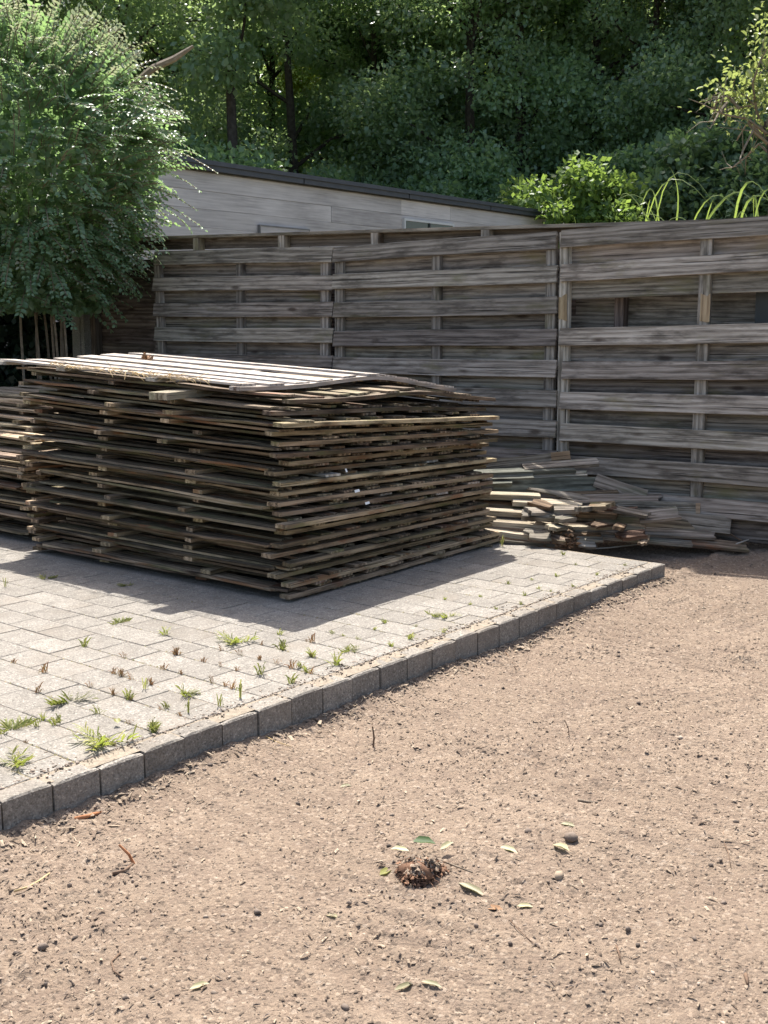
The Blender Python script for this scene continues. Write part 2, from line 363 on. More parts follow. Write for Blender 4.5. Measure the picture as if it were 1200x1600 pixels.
LD = lattice(shp, (30, 34), 21) + .6 * lattice(shp, (10, 10), 22)
def lattice_at(x, y):
    i = min(max(int((y - GY0) / GS), 0), shp[0] - 1); j = min(max(int((x - GX0) / GS), 0), shp[1] - 1); return LD[i, j]
P = on_dirt(1500, 31, 1.25, dn); sz = .0025 + .006 * NP.random(len(P)) ** 3.0
link('pebbles', fastmesh('pebbles', *blob_field(P, sz, 5), M_peb), kind='stuff')
def crumb_field(P, sz, seed):
    g = np.random.default_rng(seed); n = len(P)
    O = np.array([(1, 0, 0), (0, 1, 0), (-1, 0, 0), (0, -1, 0), (0, 0, 1.0)]); F = np.array([(0, 1, 4), (1, 2, 4), (2, 3, 4), (3, 0, 4)])
    Q = (O[None] * (1 + .9 * (g.random((n, 5, 1)) - .5)) + .35 * (g.random((n, 5, 3)) - .5)) * np.asarray(sz)[:, None, None]
    an = g.random(n) * 6.283; c, s_ = np.cos(an)[:, None], np.sin(an)[:, None]
    Q = np.stack([Q[..., 0] * c - Q[..., 1] * s_, Q[..., 0] * s_ + Q[..., 1] * c, Q[..., 2]], -1) + np.asarray(P)[:, None]
    return Q.reshape(-1, 3), (F[None] + 5 * np.arange(n)[:, None, None]).reshape(-1, 3)
P = on_dirt(95000, 37, 1.5); sz = .0020 + .0048 * NP.random(len(P)) ** 2.2
link('soil_grains', fastmesh('soil_grains', *crumb_field(P, sz, 38), M_grain), kind='stuff')
P = on_dirt(750, 32, 1.25, dn); sz = .0025 + .0075 * NP.random(len(P)) ** 3.5; P[:, 2] += sz * .15
link('dark_clods', fastmesh('dark_clods', *blob_field(P, sz, 6, .8), M_clod), kind='stuff')
def chips(P, lmin, lmax, seed, wr=(.12, .4)):
    g = random.Random(seed); V, Fc = [], []
    for p in P:
        L = g.uniform(lmin, lmax) ; w = L * g.uniform(*wr); a = g.random() * 6.28; t = g.uniform(-.35, .35); h = .0015 + w * .2
        ux = Vector((math.cos(a) * math.cos(t), math.sin(a) * math.cos(t), math.sin(t))); uy = Vector((-math.sin(a), math.cos(a), g.uniform(-.4, .4))); c = Vector(p) + Vector((0, 0, .003 + L * abs(math.sin(t)) * .4))
        b = len(V)
        V += [c - ux * L / 2 - uy * w * .3, c + ux * L * .4 - uy * w / 2, c + ux * L / 2 + uy * w * .2, c - ux * L * .3 + uy * w / 2, c + Vector((0, 0, h))]
        Fc += [(b, b + 1, b + 4), (b + 1, b + 2, b + 4), (b + 2, b + 3, b + 4), (b + 3, b, b + 4)]
    return V, Fc
P = on_dirt(4200, 33, 1.2, dn)
link('wood_chips', mesh('wood_chips', *chips(P, .006, .026, 4), M_chip), kind='stuff')
P = on_dirt(3200, 34, 1.25, dn)
link('dark_litter', mesh('dark_litter', *chips(P, .005, .022, 14, (.08, .3)), M_clod), kind='stuff')
g = random.Random(91); P = []
for i in range(520):                                              # litter collected at the foot of the kerb
    a = g.uniform(-.2, 4.1); e = -abs(g.gauss(0, .05)) - .012; q = K0 + KD * a + KN * e; P.append((q.x, q.y, gz(q.x, q.y)))
link('kerb_litter', mesh('kerb_litter', *chips(np.array(P), .008, .04, 9), M_chip), kind='stuff')
P2 = [];
for i in range(420):
    a = g.uniform(-.2, 4.1); e = -abs(g.gauss(0, .045)) - .012; q = K0 + KD * a + KN * e; P2.append((q.x, q.y, gz(q.x, q.y)))
link('kerb_pebbles', fastmesh('kerb_pebbles', *blob_field(P2, .003 + .008 * NP.random(len(P2)) ** 2, 8), M_clod), kind='stuff')

# ---------------------------------------------------------------- paving and kerb
pav = link('paving', mesh('paving', [K0 + KD * a + KN * e + Vector((0, 0, PZ - .0030)) for a, e in ((-1.4, .02), (K_END, .02), (K_END, 7), (-1.4, 7))] , [(0, 1, 2, 3)], M_sand), kind='structure')
PVA, PVB = .156, .208
def paver_mesh(name, w, l, h, ch=.004):
    V = []
    for z, i in ((-h, 0), (-ch, 0), (0, ch)):
        V += [(-w / 2 + i, -l / 2 + i, z), (w / 2 - i, -l / 2 + i, z), (w / 2 - i, l / 2 - i, z), (-w / 2 + i, l / 2 - i, z)]
    Fc = [(8, 9, 10, 11)]
    for r in (0, 4):
        for k in range(4): Fc.append((r + k, r + (k + 1) % 4, r + 4 + (k + 1) % 4, r + 4 + k))
    return V, Fc
pm = paver_mesh('p', PVA - .0035, PVB - .0035, .03, .002); me_pav = mesh('paver', *pm, M_paver)
cand = []
for i in range(-7, 27):
    for j in range(0, 24):
        a = (i + .5) * PVA; e = .085 + (j + .5) * PVB - (PVB / 2 if i % 2 else 0)
        if a + PVA / 2 > K_END: continue
        l = PVB
        if e - PVB / 2 < .08: l = PVB / 2; e = .085 + PVB / 4
        p = K0 + KD * a + KN * e; x, y = proj((p.x, p.y, PZ))
        if 2.6 < a < 3.75 and e > 1.45: continue                    # under the tall stack
        if e > 3.6: continue
        vis = -120 < x < 1320 and 0 < y < 1500 and p.y > 1
        cand.append((0 if vis else 1, p.length, a, e, l))
cand.sort()
half = mesh('paver_half', *paver_mesh('p', PVA - .005, PVB / 2 - .005, .03), M_paver)
rest = []
for n, (nv, d, a, e, l) in enumerate(cand):
    p = K0 + KD * a + KN * e; p.z = PZ + rnd.uniform(-.0012, .0012)
    M = frame(p, KD + KN * rnd.uniform(-.012, .012) + Vector((0, 0, rnd.uniform(-.006, .006))), (rnd.uniform(-.006, .006), rnd.uniform(-.006, .006), 1))
    if n < 300: link('paver', me_pav if l == PVB else half, pav, M)
    elif l == PVB: rest.append(([M @ Vector(v) for v in pm[0]], pm[1]))
if rest: link('paver_field', mesh('paver_field', *merge(rest), M_paver), pav, kind='stuff')

kerb = link('kerb', mesh('kerb', *[([K0 + KD * a + KN * e + Vector((0, 0, z)) for a, e, z in ((-1.4, .012, -.1), (K_END, .012, -.1), (K_END, .012, .09), (-1.4, .012, .09))]), [(0, 1, 2, 3)]], M_sand), kind='structure')
def kerb_mesh(seed, L=.157, T=.074, Hh=.24):
    g = random.Random(seed); V = []; segs = 5; c = .006
    prof = [(0, -Hh), (0, -.10), (0, -.04), (0, -c), (c, 0), (T - c, 0), (T, -c), (T, -.04)]
    for s in range(segs + 1):
        x = -L / 2 + L * s / segs
        ends = s in (0, segs)
        for (y, z) in prof:
            ins = .004 if ends and z > -.006 else 0
            V.append((x, y + (g.uniform(0, .0012) if -.05 < z < 0 and y < T / 2 else 0), z - ins - (g.uniform(0, .0012) if z > -c * 1.1 else 0)))
    m = len(prof); Fc = []
    for s in range(segs):
        for k in range(m - 1): Fc.append((s * m + k, (s + 1) * m + k, (s + 1) * m + k + 1, s * m + k + 1))
    Fc.append(tuple(range(m))); Fc.append(tuple(segs * m + k for k in range(m))[::-1])
    return V, Fc
kms = [mesh('kerb_stone', *kerb_mesh(s), M_kerb) for s in range(6)]
a = K_END - .08
while a > -1.35:
    p = K0 + KD * a + KN * rnd.uniform(-.003, .003); p.z = PZ + rnd.uniform(-.004, .003)
    link('kerb_stone', rnd.choice(kms), kerb, frame(p, KD + KN * rnd.uniform(-.012, .012), (0, 0, 1)))
    a -= .163
# crumbs of soil along the joint behind the kerb and in the paving joints
P = []
g = random.Random(5)
for i in range(1500):
    a = g.uniform(-.4, 4.0); e = .075 + abs(g.gauss(0, .028)) * (1 if g.random() < .8 else -1); q = K0 + KD * a + KN * e; P.append((q.x, q.y, PZ))
for i in range(900):
    a = g.uniform(-.4, 4.0); e = g.uniform(.1, 3.2); a = round(a / PVA) * PVA + g.gauss(0, .006); q = K0 + KD * a + KN * e; P.append((q.x, q.y, PZ - .002))
P3 = []
for i in range(5200):
    a = round(g.uniform(-.2, 4.0) / PVA) * PVA + g.gauss(0, .004); e = .08 + abs(g.gauss(0, .8))
    if lattice_at(*(K0 + KD * a + KN * e)[:2]) > -.05: q = K0 + KD * a + KN * e; P3.append((q.x, q.y, PZ - .004))
link('joint_moss', fastmesh('joint_moss', *crumb_field(P3, .0025 + .004 * NP.random(len(P3)) ** 1.5, 15), M_moss), kind='stuff')
link('soil_crumbs', fastmesh('soil_crumbs', *blob_field(P, .002 + .005 * NP.random(len(P)) ** 2.5, 12, .6), M_peb), kind='stuff')

# ---------------------------------------------------------------- boards
def board_mesh(L, W_, T, seed, segs=7, rag=.006, wob=.0025, bow=0.0, taper=0.0, cols=2, bendf=None):
    g = random.Random(seed); V = []; xs = [i / segs for i in range(segs + 1)]
    ph = g.random() * 6
    er = [[g.uniform(-rag, rag) for _ in range(cols)] for _ in range(2)]
    ring = 2 * cols
    for i, u in enumerate(xs):
        w = W_ * (1 - taper * max(0, u - .35) / .65)
        off = wob * math.sin(u * 5 + ph); z0 = bow * (4 * (u - .5) ** 2) + g.uniform(-1, 1) * wob * .4
        if bendf: z0 += bendf((u - .5) * L)
        for side in (1, -1):
            for c in range(cols):
                cc = c if side == 1 else cols - 1 - c
                y = -w / 2 + w * cc / (cols - 1) + off + g.uniform(-1, 1) * wob * .5
                x = -L / 2 + L * u + (er[0][cc] if i == 0 else er[1][cc] if i == segs else 0)
                V.append((x, y, z0 + side * T / 2))
    Fc = []
    for i in range(segs):
        for k in range(ring):
            k2 = (k + 1) % ring; Fc.append((i * ring + k, (i + 1) * ring + k, (i + 1) * ring + k2, i * ring + k2))
    for i, fl in ((0, 0), (segs, 1)):
        for c in range(cols - 1):
            q = (i * ring + c, i * ring + c + 1, i * ring + ring - 2 - c, i * ring + ring - 1 - c); Fc.append(q if not fl else q[::-1])
    return V, Fc

ORD = ['bottom', 'second', 'third', 'fourth', 'fifth', 'sixth', 'seventh', 'eighth', 'ninth', 'tenth', 'eleventh', 'twelfth', 'thirteenth', 'fourteenth', 'fifteenth', 'sixteenth', 'seventeenth', 'eighteenth', 'nineteenth', 'twentieth', 'twenty-first', 'twenty-second', 'twenty-third', 'twenty-fourth']
E1 = Vector((.616, .788, 0)); E2 = Vector((-.788, .616, 0))
SL, SWD, BT, AT = 1.95, 1.80, .0112, .0195            # board length, panel depth, board and batten thickness
sb = [mesh('board', *board_mesh(SL * rnd.uniform(.985, 1.02), rnd.uniform(.098, .116), BT, 100 + i, 7, .006, .003, 0), M_stack) for i in range(10)]
sbr = [mesh('board', *board_mesh(SL * rnd.uniform(.90, 1.01), rnd.uniform(.095, .112), BT, 140 + i, 7, .028, .005, .006, cols=5), M_stack) for i in range(5)] + [mesh('board', *board_mesh(SL * rnd.uniform(.95, 1.01), rnd.uniform(.09, .118), BT, 150 + i, 9, .03, .009, rnd.uniform(-.012, .004), cols=5), M_stack) for i in range(4)]
M_batt = wood('batten_wood', (.060, .042, .026), (.265, .195, .122), (.48, .37, .245), moss=(.14, .14, .055), moss_amt=.33, var=(.6, 1.3), rot=(.20, .10, .05))
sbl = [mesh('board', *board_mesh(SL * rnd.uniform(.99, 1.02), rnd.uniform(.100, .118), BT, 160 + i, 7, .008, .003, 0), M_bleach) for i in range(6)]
st_ = [mesh('batten', *board_mesh(SWD * rnd.uniform(.99, 1.03), rnd.uniform(.058, .07), AT, 180 + i, 6, .009, .003), M_batt) for i in range(6)]
NSTACK = 0
M_tan = wood('tan_weathered_wood', (.15, .105, .062), (.40, .30, .19), (.60, .48, .33), var=(.75, 1.15))
sbt = [mesh('board', *board_mesh(SL * rnd.uniform(.97, 1.02), rnd.uniform(.095, .116), BT, 170 + i, 7, .012, .004, 0, cols=4), M_tan) for i in range(6)]
def stack_panel(name, label, group, M, nt, rg, top=False, bend=None, light=0.0, skip=(), lit=None):
    """one weathered fence panel lying flat: local X along its boards, local Y along its battens"""
    r = bpy.data.objects.new(name, None); C.objects.link(r); r.matrix_local = M; r.empty_display_size = .1
    r['label'] = label; r['category'] = 'fence panel'; r['group'] = group
    bf = bend or (lambda y: 0.0)
    hx = rg.choice((-1, 1))
    if bend:
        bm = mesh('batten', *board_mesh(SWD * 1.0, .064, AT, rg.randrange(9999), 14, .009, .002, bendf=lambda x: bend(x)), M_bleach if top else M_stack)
    for q, x in enumerate((-.96, -.33, .33, .96)):
        m = bm if bend else rg.choice(st_)
        link('batten', m, r, frame((x + (rg.uniform(-.015, .015) if q in (0, 3) else rg.uniform(-.11, .11)), rg.uniform(-.02, .02), 0), (rg.uniform(-.008, .008), 1, 0), (0, 0, 1)))
    npitch = (SWD - .11) / 9
    for side in (1, -1):
        for k in range(10 if side == 1 else 9):
            if (side, k) in skip: continue
            y = -SWD / 2 + .055 + k * npitch + (0 if side == 1 else npitch / 2)
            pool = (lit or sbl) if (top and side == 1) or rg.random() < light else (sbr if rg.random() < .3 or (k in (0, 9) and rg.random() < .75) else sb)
            sl = (bf(y + .04) - bf(y - .04)) / .08
            flip = rg.choice((1, -1))
            link('board', rg.choice(pool), r, frame((rg.gauss(0, .009), y + rg.gauss(0, .012) + (rg.uniform(-.03, .012) if k == 0 else 0), bf(y) + side * (AT / 2 + BT / 2 + .001)), (flip, rg.uniform(-.007, .007) * flip, rg.uniform(-.0035, .0035)), (0, -sl + rg.uniform(-.025, .025), 1)))
    return r

def stack(A, n, tilt1, tilt2, lab, group, seed, jit=.035, tops=None, topl=None):
    rg = random.Random(seed); z = PZ + .026; th = BT * 2 + AT + .0025
    roots = []
    for i in range(n):
        f = i / n
        top = i >= n - 3 and tops is not None
        ex = E2 + Vector((0, 0, tilt2 * f)) + E1 * rg.uniform(-.03, .03)
        up = Vector((0, 0, 1)) - E1 * (-tilt1 * f)
        o1, o2 = rg.uniform(-jit, jit), rg.uniform(-jit * 1.3, jit * 1.3)
        if i == 0: o1 = o2 = 0
        c = A + E1 * (SWD / 2 + o1) + E2 * (SL / 2 + o2 + .09 * min(1, i / 6)); c.z = z
        M = frame(c, ex, up)
        # local Y must run along E1: for X=E2, Z up, Y = Z x X = -E1, so turn round
        M = M @ Matrix.Rotation(math.pi, 4, 'Z')
        if i % 2 == 1 and i < n - 3: M = M @ Matrix.Rotation(math.pi, 4, 'X') @ Matrix.Rotation(math.pi, 4, 'Z')
        yield i, M, rg
        z += th + rg.uniform(0, .0048)
# tall stack: near bottom corner A
A = Vector((-.436, 5.27, 0))
labs = {0: 'mossy fence panel lying directly on the paving under the tall stack'}
NT = 21
SN = 'fence panels piled flat in the tall stack'
for i, M, rg in stack(A, NT, .055, .045, 'tall', SN, 3, .045):
    lab = labs.get(i, 'weathered fence panel lying flat in the tall stack, %s from the bottom' % ORD[i])
    b = None; top = False
    if i == NT - 1:
        lab = 'sunlit bleached fence panel lying on top of the tall stack'; top = True
        b = lambda y: .055 * math.exp(-((y - .16) / .5) ** 2) * 1.0 - .015 * abs(y - .16) - .0
        M = Matrix.Translation(Vector((0, 0, .028)) + E2 * .20 - E1 * .02) @ M
    elif i == NT - 2:
        lab = 'sagging fence panel lying just beneath the sunlit top panel of the tall stack'
        b = lambda y: .035 * math.exp(-((y - .16) / .5) ** 2) - .008 * abs(y - .16)
        M = Matrix.Translation(Vector((0, 0, .016)) + E1 * .06 - E2 * .02) @ M
    elif i == NT - 3:
        b = lambda y: .012 * math.exp(-((y - .1) / .5) ** 2)
        M = Matrix.Translation((0, 0, .004)) @ M
    r = stack_panel('fence_panel', lab, SN, M, 0, rg, top, b, .025)
    if i == NT - 1: TOP = r
# low stack on the left
B = A + E2 * 2.16 + E1 * .16
SN2 = 'fence panels piled flat in the low stack at the left edge'
for i, M, rg in stack(B, 17, -.02, .02, 'low', SN2, 8, .04):
    if i > 10: M = Matrix.Translation(E1 * (.085 * (i - 10)) + E2 * rg.uniform(-.06, .06)) @ M
    lab = 'sunlit fence panel on top of the low stack at the left edge' if i == 16 else ('bottom fence panel of the low stack at the left edge' if i == 0 else 'fence panel in the low stack at the left edge, %s from the bottom' % ORD[i])
    stack_panel('fence_panel', lab, SN2, M, 0, rg, i >= 11, None, .55, (), sbt)

# timber block sticking out of the tall stack under its top panel
q = aty(256, 617, 5.62)
blk = link('timber_block', mesh('timber_block', *merge([board_mesh(.34, .062, .036, 501, 4, .004, .001), ([(x, y + .0645, z) for x, y, z in board_mesh(.34, .062, .036, 502, 4, .006, .001)[0]], board_mesh(.34, .062, .036, 502, 4, .006, .001)[1])]), M_pale),
           None, frame(q + E1 * .16 + Vector((0, 0, -.002)), E1 + Vector((0, 0, .03)), (0, 0, 1)), 'pale sawn timber block sticking out of the tall stack under its top panel', 'timber')
# frayed splinters along the rotten front edge of the top panel
def fibres(pts, n, lmin, lmax, seed, r=.0016, spread=.03, dirv=None):
    g = random.Random(seed); parts = []
    for i in range(n):
        p = g.choice(pts) + Vector((g.gauss(0, spread), g.gauss(0, spread), abs(g.gauss(0, spread * .35)) - .004))
        d = (dirv * g.choice((1, -1)) if dirv else Vector((g.gauss(0, 1), g.gauss(0, 1), 0))) + Vector((g.gauss(0, .35), g.gauss(0, .35), g.gauss(0, .28))); d.normalize()
        L = g.uniform(lmin, lmax); s = Vector((g.gauss(0, .2), g.gauss(0, .2), -.25)) * L
        parts.append(tube([p, p + d * L * .5, p + d * L + s * .4], [r, r * .9, r * .4], 3))
    return merge(parts)
fp = [aty(x, y, Y) for x, y, Y in ((235, 590, 5.78), (262, 592, 5.73), (285, 594, 5.68), (310, 598, 5.62), (340, 601, 5.56), (370, 603, 5.5), (150, 577, 6.0), (200, 584, 5.9), (410, 605, 5.42))]
Mi = TOP.matrix_local.inverted()
fp = [Vector((-.45 + 1.2 * i / 40, -.915 + .012 * math.sin(i * 1.7), .012 + .004 * math.sin(i))) for i in range(41)]
V, Fc = fibres(fp, 190, .02, .09, 77, .0015, .012, Vector((1, 0, 0)))
link('splinters', mesh('splinters', V, Fc, M_straw), TOP, kind='stuff')
# small white paper tags on the right face of the tall stack
for (px, py, L, w, lab) in ((558, 767, .024, .013, 'small white torn paper tag caught between panels of the tall stack'), (574, 786, .022, .012, 'small white oval label on a batten end of the tall stack'), (541, 735, .006, .018, 'tiny upright white paper strip on the tall stack')):
    f = (px - 455) / 325.0; p = atplane(px, py, A - E2 * .045, E2)
    V, Fc = boxm(-L / 2, L / 2, -w / 2, w / 2, -.001, .001); V = [(x, y, z + .006 * math.sin(x * 90)) for x, y, z in V]
    link('paper_tag', mesh('paper_tag', V, Fc, M_white), None, frame(p, E1, -E2 + Vector((0, 0, .5))), lab, 'paper tag')
# ---------------------------------------------------------------- leaning fence panels
FD = Vector((.807, -.590, 0)).normalized(); FN = Vector((-FD.y * -1, 0, 0))
FNRM = Vector((-.590, -.807, 0)).normalized()                # towards the viewer
F0 = Vector((-1.945, 10.09, 0))
LEAN = .165
PN = (FNRM + Vector((0, 0, LEAN))).normalized()              # face normal of a panel leaning back
def fplane(px, py, off=0.0):
    p0 = Vector((F0.x, F0.y, 1.96)) + PN * off
    return atplane(px, py, p0, PN)
fbm = {}
def fence_board(parent, Minv, l, r, off, Wd, T=.017, seed=0, rag=.006, mat=None, cols=3, bow=0):
    """board from pixel l to pixel r (centre line) on the panel plane pushed out by off"""
    a, b = fplane(*l, off), fplane(*r, off)
    m = mesh('board', *board_mesh((b - a).length, Wd, T, seed, 8, rag, .003, bow, cols=cols), mat or M_fence)
    M = frame((a + b) / 2, b - a, PN)
    return link('board', m, parent, Minv @ M)
def panel(label, xl, xr, fronts, backs, posts, zl, seed, mat=None):
    """fronts/backs: (y_left, y_right, px height left) centre rows; posts: x at top, x at bottom"""
    base = fplane((xl + xr) / 2, zl); r = bpy.data.objects.new('fence_panel', None); C.objects.link(r)
    r.location = base; bpy.context.view_layer.update(); Mi = r.matrix_local.inverted()
    r['label'] = label; r['category'] = 'fence panel'; r['group'] = 'fence panels leaning against the wall'
    for i, (yl, yr) in enumerate(fronts):
        fence_board(r, Mi, (xl + rnd.uniform(-2, 2), yl), (xr + rnd.uniform(-1, 1), yr), .030, .113, .020, seed + i, .005, mat)
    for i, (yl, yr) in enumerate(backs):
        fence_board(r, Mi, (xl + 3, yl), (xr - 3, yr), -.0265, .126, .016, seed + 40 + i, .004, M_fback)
    for i, (xt, yt, xb, yb) in enumerate(posts):
        a, b = fplane(xt, yt, 0), fplane(xb, yb, 0)
        m = mesh('batten', *board_mesh((b - a).length, .073, .036, seed + 80 + i, 6, .004, .002), mat or M_fence)
        ML = Mi @ frame((a + b) / 2, b - a, PN); bo = link('batten', m, r, ML)
        if mat is None and i < 2:
            q = fplane(xt - 2.5, 482, 0); pm_ = mesh('bare_patch', *board_mesh(.16, .06, .003, seed + 95 + i, 3, .012, .001, cols=4), M_fresh)
            link('bare_patch', pm_, bo, ML.inverted() @ Mi @ frame(q + PN * .0205, b - a, PN))
    return r
def mids(fr): return [((a[0] + b[0]) / 2, (a[1] + b[1]) / 2) for a, b in zip(fr[:-1], fr[1:])]
f1 = [(403, 398), (444, 442), (484, 484), (522, 525), (562, 568), (602, 611), (642, 654), (682, 697), (722, 740)]
panel('grey horizontal-board fence panel leaning farthest left, next to the shrub', 241, 520, f1, mids(f1), [(247, 398, 262, 735), (376, 394, 380, 745), (509, 390, 508, 752)], 745, 1000, M_fenced)
f2 = [(398, 375), (441, 428), (485, 477), (529, 527), (570, 577), (613, 624), (656, 671), (699, 718), (742, 765)]
panel('middle leaning fence panel between the shrub-side panel and the panel with a gap', 522, 870, f2, mids(f2), [(532, 388, 530, 770), (683, 380, 682, 780), (863, 368, 856, 790)], 785, 1200, M_fenced)
f3 = [(374, 352), (426, 409), (526, 521), (579, 578), (625, 635), (675, 691), (725, 746), (775, 800)]
# columns run past the right edge of the photograph to the panel's far end
def ext(fr, xl=877, xr=1345): return [(a, a + (b - a) * (xr - xl) / (1200 - xl)) for a, b in fr]
b3 = mids(f3[:2]) + [(453, 440)] + [(552, 549)] + mids(f3[3:]) + [(803, 832)]
panel('right-hand leaning fence panel with a missing board leaving a gap', 877, 1345, ext(f3), ext(b3), [(884, 362, 878, 815), (1106, 350, 1086, 835), (1335, 335, 1290, 850)], 830, 1400)
# fresh tan patches where the missing board sat
# ---------------------------------------------------------------- boarded wall behind the panels
WO = -.16                                                     # set back behind the panels
W0 = F0 + Vector((.590, .807, 0)) * .17
def wpt(t, z, off=0.0): p = W0 + FD * t + FNRM * off; return Vector((p.x, p.y, z))
wall = bpy.data.objects.new('boarded_wall', None); C.objects.link(wall); wall.location = wpt(2.5, 0)
wall['label'] = 'dark boarded timber wall with a cap rail behind the leaning panels'; wall['category'] = 'wall'
bpy.context.view_layer.update(); Mi = wall.matrix_local.inverted()
WT0, WT1 = -1.0, 7.2
def capz(t): return 2.128 - .022 * t
k = 0; zb = .02
while zb < 1.95:
    hgt = .150
    a, b = wpt(WT0, zb + hgt / 2), wpt(WT1, zb + hgt / 2 - .021 * (WT1 - WT0) * (zb / 2.1))
    # each row is two lengths of board butted at a stud
    tm = 2.35 if (k // 2) % 2 else 3.9; c = a + (b - a) * ((tm - WT0) / (WT1 - WT0))
    for u, v, wm in ((a, c, M_wall), (c, b, M_fence if k % 4 else M_fenced)):
        link('board', mesh('board', *board_mesh((v - u).length - .003, hgt - .006, .02, 2000 + k, 8, .001, .0015), wm), wall, Mi @ frame((u + v) / 2 + FNRM * rnd.uniform(-.002, .003), v - u, FNRM)); k += 1
    zb += hgt
a, b = wpt(WT0 - .03, capz(WT0), .02), wpt(WT1, capz(WT1), .02)
link('light_blocker', mesh('light_blocker', *boxm(WT0, WT1, -.008, .0, 0, 1.90), M_wall), wall, Mi @ frame(wpt(0, 0, -.016), FD, (0, 0, 1)))  # unseen sheet added to stop sun leaking between the wall boards
link('cap_rail', mesh('cap_rail', *board_mesh((b - a).length, .15, .022, 2100, 10, .002, .002), M_fence), wall, Mi @ frame((a + b) / 2, b - a, (0, 0, 1)))
a, b = wpt(WT0, capz(WT0) - .055, .0), wpt(WT1, capz(WT1) - .055, .0)
link('top_rail', mesh('top_rail', *board_mesh((b - a).length, .085, .018, 2101, 10, .002, .002), M_wall), wall, Mi @ frame((a + b) / 2, b - a, FNRM))
for i, px in enumerate((152, 318, 451, 596, 768, 980, 1480)):
    # stud position along the wall from its picture column at the top
    t = atplane(px, 375, W0, FNRM); tt = (Vector((t.x, t.y, 0)) - W0).dot(FD)
    a, b = wpt(tt, .02, .055), wpt(tt, capz(tt) - .013, .055)
    link('stud', mesh('stud', *board_mesh((b - a).length, .065, .075, 2150 + i, 4, .001, .001), M_wall if px < 200 or px > 900 else M_fence), wall, Mi @ frame((a + b) / 2, b - a, FNRM))
t = atplane(1200, 480, W0, FNRM); tt = (Vector((t.x, t.y, 0)) - W0).dot(FD); a, b = wpt(tt, .02, .06), wpt(tt, capz(tt) - .014, .06)
link('opening_shade', mesh('opening_shade', *board_mesh((b - a).length, .09, .07, 2190, 3, .001, .0005), M_dframe), wall, Mi @ frame((a + b) / 2, b - a, FNRM))  # dark strip painted in for the shade of an opening in the wall
# concrete post at the wall's left end
t = atplane(129, 520, W0 + FNRM * .12, FNRM); p = Vector((t.x, t.y, 0))
pb = merge([boxm(-.075, .03, -.06, .06, -.1, 2.0), boxm(.0305, .075, -.045, .045, -.1, 2.0)])
link('concrete_post', mesh('concrete_post', *pb, M_post), None, frame(p, FD, (0, 0, 1)), 'grey concrete fence post at the left end of the boarded wall', 'post')

# ---------------------------------------------------------------- pile of loose boards
PW = {'f': M_fence, 'p': M_pale, 'g': M_grey, 'd': M_dgrn, 'r': M_rot, 's': M_stack}
def loose(name, lab, l, r, Yl, Yr, wd, th, roll, mat='g', rag=.006, taper=0., cat='board', cols=4, bow=0., tip=None, seed=[3000]):
    seed[0] += 1
    pY = lambda q, Yo: min(7.2 - .47 * (q[1] - 720) / 130 + (Yo - 6.6) * .12, 7.80 - .0027 * (q[0] - 780) - .07)
    a, b = aty(*l, pY(l, Yl)), aty(*r, pY(r, Yr)); d = (b - a)
    up = Matrix.Rotation(math.radians(roll if d.x > 0 else -roll), 3, d.normalized()) @ Vector((0, 0, 1))       # positive roll turns the face to the viewer
    M = frame((a + b) / 2, d, up)
    o = link(name, mesh(name, *board_mesh(d.length, wd, th, seed[0], 7, rag, .002, bow, taper, cols), PW[mat]), None, M, lab, cat, 'loose boards in the scrap pile')
    if tip:
        L = d.length; link('tan_end', mesh('tan_end', *board_mesh(tip, wd + .002, th + .003, seed[0] + 500, 3, .003, .0005), M_fresh), o, Matrix.Translation((L / 2 - tip / 2 + .001, 0, 0)))
    return o
loose('loose_board', 'greenish plank on edge along the top of the scrap pile with a tan end', (745, 731), (890, 715), 7.05, 7.12, .085, .02, 78, 'g', .003, tip=.12)
loose('loose_board', 'thin grey plank lying highest on the scrap pile', (818, 731), (934, 722), 6.9, 6.95, .075, .022, 24, 'g')
loose('loose_board', 'dark plank jutting from the tall stack below the highest plank', (740, 738), (897, 733), 6.85, 6.9, .09, .02, 12, 'd')
loose('loose_board', 'short greenish stub of plank close against the tall stack', (750, 746), (833, 744), 6.75, 6.75, .06, .02, 30, 'd')
loose('loose_board', 'thin dark batten with square end under the highest plank', (800, 747), (916, 741), 6.95, 6.98, .04, .025, 40, 'g')
loose('loose_board', 'wide dark green plank standing on edge in the scrap pile', (770, 760), (930, 756), 7.02, 7.05, .085, .02, 80, 'd')
loose('loose_board', 'dark short stub just under the greenish stub', (755, 755), (800, 754), 6.72, 6.72, .05, .02, 20, 'd')
loose('loose_board', 'pale grey plank tilted down to the right against the fence', (930, 751), (1009, 776), 6.88, 6.82, .085, .016, 68, 'g', .003)
loose('loose_beam', 'long pale beam with sunlit top at the left of the pile', (740, 773), (843, 777), 6.55, 6.5, .07, .034, 8, 'p', .006, cat='beam')
loose('loose_beam', 'beam with a dappled top and slanted end beside the long pale beam', (800, 783), (910, 790), 6.5, 6.5, .08, .03, 14, 'p', .016, cat='beam')
loose('loose_board', 'splintered grey plank narrowing to the left above the dappled beam', (922, 781), (826, 764), 6.58, 6.72, .06, .012, 35, 'g', .02, .75)
loose('loose_board', 'thin dark lath behind the splintered plank', (886, 772), (965, 768), 6.85, 6.85, .03, .012, 20, 's')
loose('loose_board', 'broad light grey plank with torn right end', (890, 780), (1034, 779), 6.66, 6.7, .10, .014, 22, 'g', .04)
loose('loose_beam', 'stubby pale beam end below the long pale beam', (740, 798), (823, 803), 6.42, 6.38, .07, .032, 8, 'p', .006, cat='beam')
loose('loose_board', 'bowed grey broken plank across the middle of the pile', (826, 810), (935, 793), 6.4, 6.5, .045, .012, 35, 'g', .015, bow=.012)
